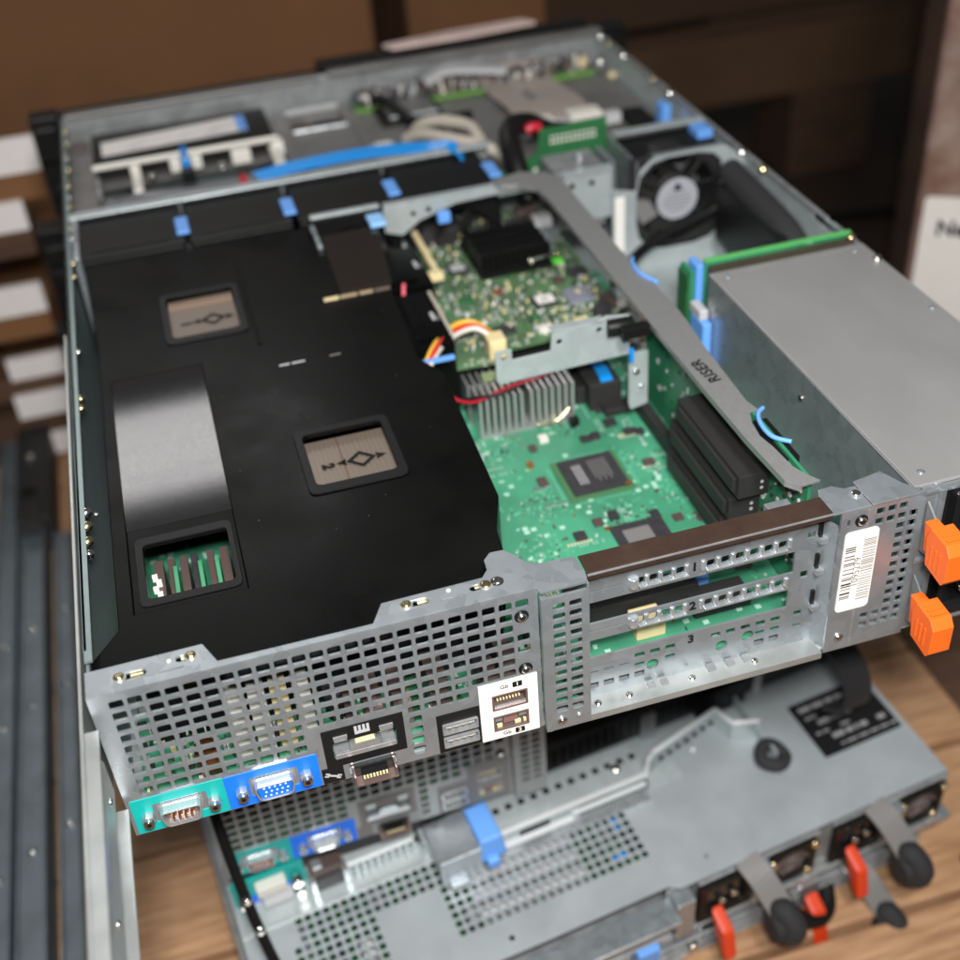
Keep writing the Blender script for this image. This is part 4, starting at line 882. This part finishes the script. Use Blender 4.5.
# ================================================================== lower servers
def mtx(loc, rv):
    r = Vector(rv); return Matrix.Translation(Vector(loc)*S) @ Matrix.Rotation(r.length, 4, r.normalized())
M2 = mtx((14.5, 114.4, -192.5), (0, 0, .0339))
s2 = empty('rack_server', (0,0,0), 'closed rack server with teal and blue ports, second in the stack under the open server', 'server', mtx=M2)
chassis(s2, False)
b = MB(); b.box(0, 193, 1.3, 72, H-1, H, STEEL_D); b.box(0, W, 72, 500, H-1, H, STEEL_D); b.box(0, 1.2, 1.3, 500, ZB, H-1, STEEL_D); b.box(W-1.2, W, 72, 500, ZB, H-1, STEEL_D); b.box(0, W, 500, 501, ZB, H-1, STEEL_D); b.box(0, 193, 1.3, 72, ZB-1, ZB, STEEL_D); b.box(0, W, 72, 500, ZB-1, ZB, STEEL_D)
b.box(194, W-2, 72, 74, ZB+8, H-2, BLK_T); b.box(194, W-2, 66, 73, -26, ZB+8, BLK_T); b.box(8, 193, 8, 60, -24, ZB-1, BLK_T)  # black boxes stand in for the dark cavity and the gap below
for i in range(34): b.box(198+i*6.8, 201.5+i*6.8, 70.8, 72, 52, 78, BLK)
b.build('case', s2)
MB().box(6, 190, 6, 300, 13.4, 15, PCB4).box(20, 188, 60, 62, 15, 80, CHIP).build('motherboard', s2)
b = MB(); b.box(330, 428, 46, 72, 8, 80, BLK); b.box(345, 352, 38, 46, 10, 70, STEEL_D); b.box(380, 400, 30, 46, 40, 76, BLK); b.cyl((352, 34, 66), (380, 34, 70), 7, BLK); b.box(272, 290, 52, 72, -20, 72, STEEL_D); b.box(310, 316, 60, 72, 0, 70, LGRY); b.cyl((300, 50, 20), (300, 66, 20), 5, STEEL_B); b.box(318, 330, 56, 72, 6, 60, BLK); b.box(228, 240, 64, 72, 10, 60, STEEL_D); b.build('power_supply_block', s2, 1)
st_ = MB(); st_.ribbon([(372, 30, 60), (372, -8, 72), (376, -26, 66), (380, -34, 48), (382, -30, 28), (380, -14, 14)], 18, 3, RUB, (1,.1,0)); tag(st_.build('cable_strap'), 'black strap hanging down behind the printed label at the far right', 'strap').matrix_world = M2
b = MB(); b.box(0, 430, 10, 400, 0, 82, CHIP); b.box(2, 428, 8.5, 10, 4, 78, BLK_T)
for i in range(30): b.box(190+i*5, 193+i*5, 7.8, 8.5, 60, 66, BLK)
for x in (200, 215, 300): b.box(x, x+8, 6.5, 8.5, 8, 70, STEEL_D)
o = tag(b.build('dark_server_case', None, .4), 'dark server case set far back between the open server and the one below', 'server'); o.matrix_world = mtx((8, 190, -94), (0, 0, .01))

ML = mtx((454, 70, -216), (.07, -.023, .116))
# --- 1U server with grey lid
s4 = empty('rack_server', (0,0,0), 'one-unit rack server with pale grey perforated lid and orange-latched power supplies', 'server', mtx=ML)
hs = []
px = 5.62
for i in range(22):
    for j in range(9 if i < 21 else 9):
        x = -316+i*px; y = 29+j*5.9; hs.append(rrect(x-1.95, x+1.95, y-1.9, y+1.9, .5, 1))
for i in range(15):
    for j in range(3):
        x = -322-i*px; y = 64.4+j*5.9; hs.append(rrect(x-1.95, x+1.95, y-1.9, y+1.9, .5, 1))
for i in range(10):
    for j in range(10):
        x = -406+i*px+px*0; y = 5.4+j*5.9; hs.append(rrect(x-1.95, x+1.95, y-1.9, y+1.9, .5, 1)) if x < -356 else None
hs += [circ(-292, 14, 1.8, 10), circ(-166, 12, 1.2, 8)]
b = MB(); b.plate([(-434, 6), (-270, 4), (-196, 4), (-190, 0), (0, 0), (0, 560), (-434, 560)], hs, -1.2, 0, 'xy', LID, BLK); b.build('lid', s4)
b = MB(); b.box(-434, 0, 0, 560, -43, -42, STEEL_D); b.box(-434, -432.8, 0, 560, -42, -1.2, STEEL_D); b.box(-1.2, 0, 0, 560, -42, -1.2, STEEL_D); b.box(-434, 0, 559, 560, -42, -1.2, STEEL_D); b.box(-430, -4, 30, 300, -30, -28.6, PCB4)
for i in range(26): x = -420+i*16; b.box(x, x+7, 30+(i*37) % 50, 44+(i*37) % 50, -28.6, -10-(i % 3)*5, (LGRY, STEEL_B, CHIP)[i % 3])
b.build('case', s4)
MB().box(-214, -206, 36, 42, -10, -6, BLUEC).build('memory_clip', s4); MB().box(-206, -200, 56, 62, -10, -6, BLUEC).build('memory_clip', s4)
for y in (36, 48, 60, 72): MB().box(-300, -232, y, y+3, -16, -5, LGRY).build('memory_module', s4)
b = MB(); b.box(-1.2, 0, -1, 10, -42, 0, STEEL_D); b.box(-28, 6, -8, 4, -43.5, -41.5, STEEL); b.box(-198, -4, 2, 4, -42, -1.4, STEEL_D)
b.build('rear_frame', s4, .5)
def supply(x0, lab):
    b = MB(); b.box(x0, x0+84, -2, 140, -40, -3, STEEL_D); o = b.build('power_supply', s4, .8); o['label'] = lab
    b = MB(); b.plate(rrect(x0-2, x0+34, -38, -2, 2), [rrect(x0+3, x0+30, -32, -6, 3)], -6, -2, 'xz', BLK); b.box(x0+2, x0+31, -2.4, -2, -33, -5, BLK_G)
    for xx, zz in ((x0+12, -18), (x0+20, -15)): b.cyl((xx, -9, zz), (xx, -2, zz), 2.2, SCREW, 10)
    b.build('power_socket', o, .6)
    b = MB(); b.plate(rrect(x0+47, x0+80, -38, -3, 2), [circ(x0+63, -20, 13, 20)], -5, -2, 'xz', BLK); b.tube([(x0+53, -5, -22), (x0+58, -5, -15), (x0+66, -5, -12), (x0+74, -5, -16)], 1.4, CHIPB)
    for xx, zz in ((x0+49, -10), (x0+78, -7), (x0+76, -34)): b.dome((xx, -5, zz), (0,-1,0), 2.6, 2, GOLD)
    b.tube([(x0+55, -5.6, -24), (x0+62, -6.5, -20), (x0+69, -5.6, -22)], 1.4, CHIPB); b.build('fan_grille', o)
    b = MB(); b.plate([(-8, -20), (-24, -26), (-30, -48), (-25, -52), (-14, -34)], [], x0+4, x0+12, 'yz', RED); b.build('orange_latch', o, 2)
    b = MB(); b.box(x0+34, x0+46, -10, -2, -36, -4, STEEL); b.box(x0+48, x0+82, -8, -2, -42, -39, STEEL_B); b.box(x0+50, x0+80, -6, -2, -47, -44, STEEL); b.build('latch_plate', o, .6)
supply(-178, 'left power supply'); supply(-84, 'right power supply')
def strap(x0, z0, lab):
    t = MB(); t.ribbon([(x0, -2, z0+26), (x0+3, -14, z0+22), (x0+8, -30, z0+8)], 16, 2.2, GRYP, (1,0,.1)); 
    o = t.build('strap'); o.matrix_world = ML; tag(o, lab, 'strap', 'velcro cable straps on the power supplies')
    t = MB(); t.tube([(x0+8, -31, z0+9), (x0+11, -40, z0+3), (x0+10, -40, z0-6), (x0+8, -33, z0-9), (x0+6, -29, z0)], 7.2, RUB, 12, True); t.cyl((x0-1, -35, z0), (x0+17, -35, z0), 8, RUB, 14); q = t.build('loop', o); 
strap(-148, -20, 'grey strap with a rolled black loop hanging under the left power supply')
strap(-58, -22, 'grey strap with a rolled black loop hanging under the right power supply')
strap(-62, -88, 'lowest strap with a round black loop just above the pallet')
b = MB(); b.plate(rrect(-62, -4, 40, 84, 1), [], .1, .5, 'xy', BLK_L)
rnd = random.Random(2)
for r_ in range(6):
    x = -57
    while x < -8:
        w = rnd.uniform(2, 9)
        if rnd.random() < .75: b.box(x, min(x+w, -5), 44+r_*6.4, 44+r_*6.4+(3.4 if r_ % 2 else 1.6), .5, .6, mat('grey_ink', (.26,.26,.27), .6))
        x += w+1.6
o = b.build('rating_label', s4)
# left part of the rear wall under the lid (seen at bottom centre)
b = MB(); b.box(-434, -200, 0, 2, -42, -34, STEEL_D); b.box(-434, -196, -14, 4, -14, -10, STEEL); b.box(-434, -200, -10, 0, -30, -28, STEEL)
for i in range(14): b.dome((-330+i*9, -6, -22), (0,-1,0), 3.0, 3, (COPPER, LGRY, ROSE, STEEL_B)[i % 4])
b.box(-332, -204, -5, 1, -27, -16, CHIP); b.box(-224, -210, -14, -2, -44, -30, BLUEP); b.box(-196, -184, -8, 2, -42, -4, STEEL)
b.build('rear_bracket', s4, .6)

# --- ridge bracket standing on the grey lid
EDGE = mat('painted_edge_highlight', (.72,.74,.75), .38, .25)  # pale colour paints bright highlights on the bracket and shelf edges
rg = empty('support_bracket', (0,0,0), 'bent galvanised bracket with a row of small holes standing on the grey lid', 'bracket', mtx=ML)
b = MB()
b.box(-300, -176, 68, 69.5, 0, 20, STEEL_L); b.box(-300, -176, 69.5, 92, 18.5, 20, STEEL_L); b.box(-300, -176, 60, 68, 0, 1.4, STEEL_B); b.box(-300, -176, 65.6, 68, 18.2, 20.6, EDGE)
for i in range(20): b.box(-222+i*2.4, -220.8+i*2.4, 66.9, 68, 3, 12, BLK)
b.box(-262, -242, 67.4, 68, 6, 12, BLK); b.box(-292, -228, 62.5, 66, 8, 10.5, EDGE); b.box(-228, -178, 63.8, 66, 12, 14, EDGE)
for i in range(14): b.box(-290+i*8.4, -286+i*8.4, 80, 84, 19.9, 20.2, BLK)
b.dome((-192, 78, 20), (0,0,1), 3, 2, SCREW)
b.build('bracket_wall', rg, .3)
b = MB(); path = [(-176, 68), (-170, 76), (-164, 80), (-112, 92), (-108, 78), (-92, 72)]
for i in range(len(path)-1):
    (xa, ya), (xb, yb_) = path[i], path[i+1]
    b.add([(xa, ya, 0), (xb, yb_, 0), (xb, yb_, 17), (xa, ya, 17), (xa, ya+1.4, 0), (xb, yb_+1.4, 0), (xb, yb_+1.4, 17), (xa, ya+1.4, 17)], [(0,1,2,3),(4,7,6,5),(3,2,6,7),(0,4,5,1)], STEEL_L)
    b.tube([(xa, ya+.7, 17), (xb, yb_+.7, 17)], 1.6, EDGE)
for i in range(7): b.cyl((-158+i*7, 81.2+i*1.62, 7.5), (-158+i*7, 80.2+i*1.62, 7.5), 1.9, BLK, 8)
b.box(-172, -150, 68, 78, 0, 2, STEEL_L); b.dome((-134, 82, 1), (0,0,1), 3, 2.4, STEEL_L); b.box(-93.5, -92, 50, 120, 0, 12, STEEL_L)
b.build('bent_end', rg, .2)
tag(MB().tube([(-102, 50, 8), (-95, 44, 8), (-88, 48, 7), (-89, 56, 8), (-94, 60, 9), (-100, 57, 9)], 4.4, RUB, 10, True).build('rubber_ring'), 'thick black ring looped over the end of the bent bracket on the grey lid', 'ring').matrix_world = ML
lt = empty('lid_latch', (0,0,0), 'grey lid latch with a bright blue thumb tab', 'latch', mtx=ML)
MB().box(-316, -290, 60, 88, 8, 26, STEEL).box(-316, -290, 58.6, 60, 4, 26, STEEL).box(-312, -300, 55, 60, 2, 5, STEEL).build('latch_plate', lt, 1.5)
MB().box(-292, -274, 58, 88, 12, 30, BLUEP, taper=2).box(-288, -280, 54, 60, 8, 16, BLUEP).build('blue_tab', lt, 1.5)
b = MB(); b.box(-232, -2, 106, 330, .6, 26, BLK_T); b.box(-160, -150, 102, 106, .6, 22, STEEL_D); b.box(-120, -84, 100, 106, .6, 24, BLK); b.box(-76, -70, 103, 106, .6, 20, LGRY)  # black block added so the gap above the lid reads dark
for i in range(24): b.box(-228+i*6, -225+i*6, 105, 106, 6, 22, BLK)
tag(b.build('dark_gap_filler', None, .5), 'low black block added to darken the gap between the grey lid and upper server', 'case').matrix_world = ML
# --- shelf with comb edge and a second group of ports at the left
cs = empty('port_shelf', (0,0,0), 'grey comb-edged metal shelf with teal and blue ports at the left of the grey lid', 'port shelf', mtx=ML)
b = MB(); b.box(-376, -320, 92, 118, 12, 13.4, STEEL_L); b.box(-434, -318, 116, 118, 0, 24, STEEL_D); b.box(-434, -300, 78, 116, .2, 1.4, STEEL_L)
b.box(-376, -322, 90.8, 92, 10, 13.4, EDGE)
for i in range(12): b.box(-374+i*4.6, -371.4+i*4.6, 90.4, 92, 1.4, 9, STEEL_L)
b.box(-318, -296, 84, 112, 1.4, 14, STEEL_L); b.box(-316, -302, 83.2, 84, 5, 11, CHIPB)
b.build('shelf_plate', cs, .4)
b = MB(); b.box(-432, -388, 99, 101, 1.4, 24, TEAL); b.box(-428, -392, 98, 99, 1.4, 8, BLUE); b.build('port_label', cs)
b = MB(); b.box(-418, -400, 92, 99, 12, 20, WHTP); b.box(-416, -398, 90, 98, 2, 7, LGRY); b.box(-384, -378, 92, 99, 8, 20, STEEL_B); b.cyl((-394, 98, 14), (-394, 90, 14), 3.4, SCREW); b.cyl((-426, 98, 15), (-426, 88, 15), 3.2, SCREW); b.cyl((-394, 98, 4), (-394, 90, 4), 3, SCREW); b.cyl((-424, 98, 4), (-424, 88, 4), 3, SCREW)
b.build('port', cs, .6)
b = MB(); b.box(-386, -366, 90, 110, 12, 18, CHIPB); b.box(-388, -384, 86, 108, 1.4, 14, STEEL_B); b.box(-368, -364, 86, 108, 1.4, 14, STEEL_B); b.box(-384, -368, 88, 104, 2, 12, CHIP); b.build('rail_catch', cs, .8)
tag(MB().tube([(4, -8, 84), (6, -22, 60), (9, -34, 30), (13, -44, 0), (17, -52, -22)], 3.0, BLK, 10).dome((9.5, -37, 34), (0,-1,0), 3, 3, SCREW).dome((12, -42, 12), (0,-1,0), 3, 3, SCREW).build('black_rod'), 'black rod hanging diagonally in front of the lower teal ports', 'rod').matrix_world = M2
# left side wall of the lower stack
# --- lowest 1U server
s5 = empty('rack_server', (0,0,0), 'lowest one-unit rack server in the stack, resting on the wooden pallet', 'server', mtx=ML @ Matrix.Translation(Vector((-6, 6, -44))*S))
b = MB(); b.box(-434, 0, 4, 560, -41, 0, STEEL_D); b.box(-434, -10, -8, 4, -40, -6, STEEL_D)
for z in (-12, -20, -28): b.box(-300, -8, -12, -8, z-2, z+1, STEEL)
b.build('case', s5, 1)
b = MB(); b.box(-190, -100, -4, 10, -36, -2, BLK_T); b.box(-94, -12, -2, 10, -36, -4, BLK_T); b.box(-100, -84, -12, 2, -34, -8, STEEL); b.cyl((-176, -14, -20), (-176, 0, -20), 4, SCREW); b.box(-170, -150, -10, 0, -34, -8, BLK_G); b.cyl((-66, -26, -2), (-66, 0, -4), 4, SCREW)
b.build('power_supply', s5, 1)
b = MB(); b.plate([(-14, -14), (-26, -20), (-36, -52), (-30, -58), (-18, -34)], [], -98, -88, 'yz', RED); b.build('orange_latch', s5, 2)
b = MB(); b.tube([(-112, -4, -8), (-110, -20, -16), (-98, -26, -26), (-84, -22, -28), (-76, -8, -24)], 5.5, BLK); b.build('handle', s5)

# --- ears of lower servers at the left front
for i, (x, z, y) in enumerate(((-34, 52, 640), (-38, 0, 640), (-44, -48, 640))):
    pass
for i, (z1, z0, x0, x1) in enumerate(((-2, -88, -42, -18), (-92, -176, -50, -28))):
    b = MB(); b.box(x0, x1, 628, 650, z0, z1, BLK); b.box(x0+4, x1+14, 612, 628, z0+10, z1-8, BLK); b.cyl(((x0+x1)/2, 616, z1-30), ((x0+x1)/2, 600, z1-30), 7, BLK)
    b.dome(((x0+x1)/2+9, 611, z1-20), (0,-1,.3), 3, 2.5, SCREW); b.box(x1, x1+120, 630, 646, z0, z1, BLK)
    tag(b.build('rack_ear', None, 2.5), ('black rack ear right below the open server, left front', 'black rack ear of the lowest server seen past the left wall')[i], 'rack ear')

# ================================================================== surroundings
SETT = []
def struct(o): o['kind'] = 'structure'; return o
struct(MB().box(-4000, 4500, -2500, 5000, -520, -500, FLOORM).build('floor'))
pl = empty('wooden_pallet', (0, 0, -300), 'light wooden pallet the stack of servers stands on', 'pallet')
rnd = random.Random(12); y = -260; k = 0
while y < 760:
    w = rnd.choice((92, 104, 88)); b = MB(); b.box(-420, 545 if y > 40 else 700, y, y+w, -18-rnd.uniform(0, 2), 0, WOOD); b.build('board', pl, 2); y += w+rnd.choice((3, 6, 4)); k += 1
for x in (-400, 60, 520):
    MB().box(x-45, x+45, -260, 780, -120, -21, WOOD).build('bearer', pl, 2)
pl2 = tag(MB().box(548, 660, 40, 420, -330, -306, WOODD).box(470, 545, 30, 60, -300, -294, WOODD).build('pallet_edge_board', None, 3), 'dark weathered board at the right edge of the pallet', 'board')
# steel rails at the left
for i, (x0, x1, y1, z, lb) in enumerate(((-150, -132, 830, -271, 'dark steel rail nearest the left picture edge'), (-129, -109, 740, -271, 'widest dark steel rail, second from the left in the bundle'), (-101, -86, 600, -273, 'dark steel rail nearest the servers in the bundle on the pallet'), (-196, -166, 980, -250, 'dark steel rail at the outer left of the bundle'))):
    t = empty('steel_rail', (x0, -100, z), lb, 'rail', 'steel rails on the pallet')
    w = x1-x0; L_n = y1+100
    b = MB(); b.box(0, w, -100, L_n, -30, -2, DSTEEL); b.box(0, 2.2, -100, L_n, -2, 2, DSTEEL); b.box(w-2.2, w, -100, L_n, -2, 2, DSTEEL); b.build('rail_body', t, .8)
    b = MB()
    for y in (180, 330, 470, 560): b.dome((w/2, y+i*17, -2), (0,0,1), 3, 2, SCREW)
    b.build('rail_rivet', t)
    if i in (1, 3):
        b = MB(); b.box(-3, w+8, L_n-130, L_n+60, -30, 10, BLK_T); b.box(4, w+1, L_n-150, L_n-100, 10, 14, BLK_T); b.cyl((w/2, L_n-90, 10), (w/2, L_n-90, 15), 7, BLK); b.dome((w/2, L_n-30, 10), (0,0,1), 5, 4, SCREW); b.build('end_bracket', t, 3)
# white foam trays at left behind
for i, (xr, z1, z0, rz, lb) in enumerate(((-36, 28, -4, .10, 'topmost'), (-61, -27, -56, .10, 'second from the top'), (-67, -108, -138, .10, 'third from the top'), (-40, -182, -205, -.03, 'fourth from the top'), (-40, -222, -249, -.04, 'fifth from the top'), (-40, -270, -295, -.05, 'lowest'))):
    b = MB(); b.box(-330 if i < 3 else (-80, -84, -76)[i-3], 0, 0, 9, (z0-z1)*.95, 0, PAPER)
    o = tag(b.build('white_foam_slab', None, .6), lb+' white foam slab stacked between brown boards at the left edge', 'foam slab', 'white foam slabs'); o.location = Vector((xr, 760, z1))*S; o.rotation_euler = (0, 0, 0) if i > 2 else (0, 0, 0)
    b = MB(); b.box(-330, 0 if i < 3 else 14, 6, 60, z0-z1-26, (z0-z1)*.95-1, (CARD, WOODD, CARD, WOODD, CARDD, WOODD)[i]); o = tag(b.build('brown_board', None, 1.5), 'brown board directly under the '+lb+' white foam slab', 'board', 'brown boards between foam slabs'); o.location = Vector((xr, 760, z1))*S
tag(MB().box(-46, -22, 690, 712, -250, -232, RED, ).build('red_clip', None, 5), 'small red-orange clip left of the server wall below the foam slabs', 'clip')
# carton behind, left
def carton(x0, x1, y0, y1, z0, z1, m_, lab, rot=0):
    t = empty('cardboard_box', ((x0+x1)/2, (y0+y1)/2, z0), lab, 'box'); t.rotation_euler = (0, 0, rot)
    a, d, h = (x1-x0)/2, (y1-y0)/2, z1-z0
    MB().box(-a, a, -d, d, 0, h, m_).build('box_body', t, 4); MB().box(-a-.6, a+.6, -30, 30, h-120, h+.8, CARDD).build('packing_tape', t)
    return t
carton(-700, 330, 1080, 1600, -500, 330, CARD, 'large plain brown cardboard box filling the upper left background')
carton(385, 560, 1150, 1500, -500, 200, CARD, 'narrower brown cardboard box behind the front edge of the server, right of the dark gap')
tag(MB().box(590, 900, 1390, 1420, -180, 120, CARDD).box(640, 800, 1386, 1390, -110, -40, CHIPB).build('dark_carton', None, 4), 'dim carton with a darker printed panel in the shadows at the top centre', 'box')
bp_ = empty('background_pallet', (900, 1500, -500), 'dim wooden pallet lying across the upper right background', 'pallet')
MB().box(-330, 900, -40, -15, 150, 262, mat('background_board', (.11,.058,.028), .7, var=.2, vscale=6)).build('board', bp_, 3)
MB().box(-330, 900, -40, 420, 262, 284, WOODD).build('board', bp_, 3)
for x in (-330, 190, 700): MB().box(x, x+150, -36, 90, 0, 150, WOODD).build('block', bp_, 3)
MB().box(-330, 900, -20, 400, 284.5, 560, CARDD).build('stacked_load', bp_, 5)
cable('floor_cable', [(560, 1080, -494), (700, 1140, -494), (830, 1240, -494), (1000, 1290, -494), (1250, 1260, -494), (1600, 1300, -494)], 9, BLK, 'black cable snaking across the dark floor behind the servers')
# wrapped carton with label, right
wc = empty('wrapped_carton', (0,0,0), 'plastic-wrapped brown carton with a white printed label at the right edge', 'box')
wcM = mtx((680, 510, -290), (0, 0, -.55)); wc.matrix_world = wcM
MB().box(0, 300, 0, 300, -170, 480, WRAP).build('carton_body', wc, 6)
lb = MB().plate(rrect(6, 190, 112, 232, 4), [], -1.6, -.6, 'xz', WHT).build('white_label', wc)
text('printed_word', 'New C', 20, TM((48, -1.8, 203), (1,0,0), (0,0,1)), BLK_L, lb, .1, .6)
text('printed_word', 'B', 22, TM((56, -1.8, 150), (1,0,0), (0,0,1)), BLK_L, lb, .1, .8)

# ================================================================== world, lights, camera
wld = bpy.data.worlds.new('World'); sc.world = wld; wld.use_nodes = True
bg = wld.node_tree.nodes['Background']; bg.inputs[0].default_value = (.95, .97, 1.0, 1); bg.inputs[1].default_value = .075
def area(name, loc, target, sx, sy, power, col=(1,1,1)):
    l = bpy.data.lights.new(name, 'AREA'); l.shape = 'RECTANGLE'; l.size = sx; l.size_y = sy; l.energy = power; l.color = col
    o = bpy.data.objects.new(name, l); C.objects.link(o); o.location = loc
    d = Vector(target)-Vector(loc); o.rotation_euler = d.to_track_quat('-Z', 'Y').to_euler(); return o
area('flash_lamp', (.078, -.375, .50), (.22, .12, 0), .06, .04, 5.6, (1, .99, .97))
area('key_lamp', (.16, -.52, .84), (.24, .14, 0), .14, .14, 8.5, (1, .985, .96))
area('overhead_lamp', (-.028, 1.246, .875), (.041, .158, .0786), .50, .17, 1.75, (1, .98, .97))
cam = bpy.data.cameras.new('camera'); co = bpy.data.objects.new('camera', cam); C.objects.link(co)
R = Matrix(((0.9580678203240732, 0.21942935400780336, -0.1842737373018667), (-0.27894131915516374, 0.5670811941982071, -0.7749907481092059), (-0.06555754821114311, 0.7938952561809446, 0.6045101571404206)))
Mc = R.to_4x4(); Mc.translation = Vector((0.07225766, -0.34304729, 0.41251493)); co.matrix_world = Mc
cam.sensor_width = 36; cam.lens = 36*1235.856/960; cam.clip_start = .01; cam.clip_end = 50
cam.dof.use_dof = True; cam.dof.focus_distance = .51; cam.dof.aperture_fstop = 6.
sc.camera = co
sc.render.resolution_x = 1024; sc.render.resolution_y = 1024
sc.view_settings.view_transform = 'Standard'; sc.view_settings.look = 'None'; sc.view_settings.exposure = .16; sc.view_settings.gamma = 1
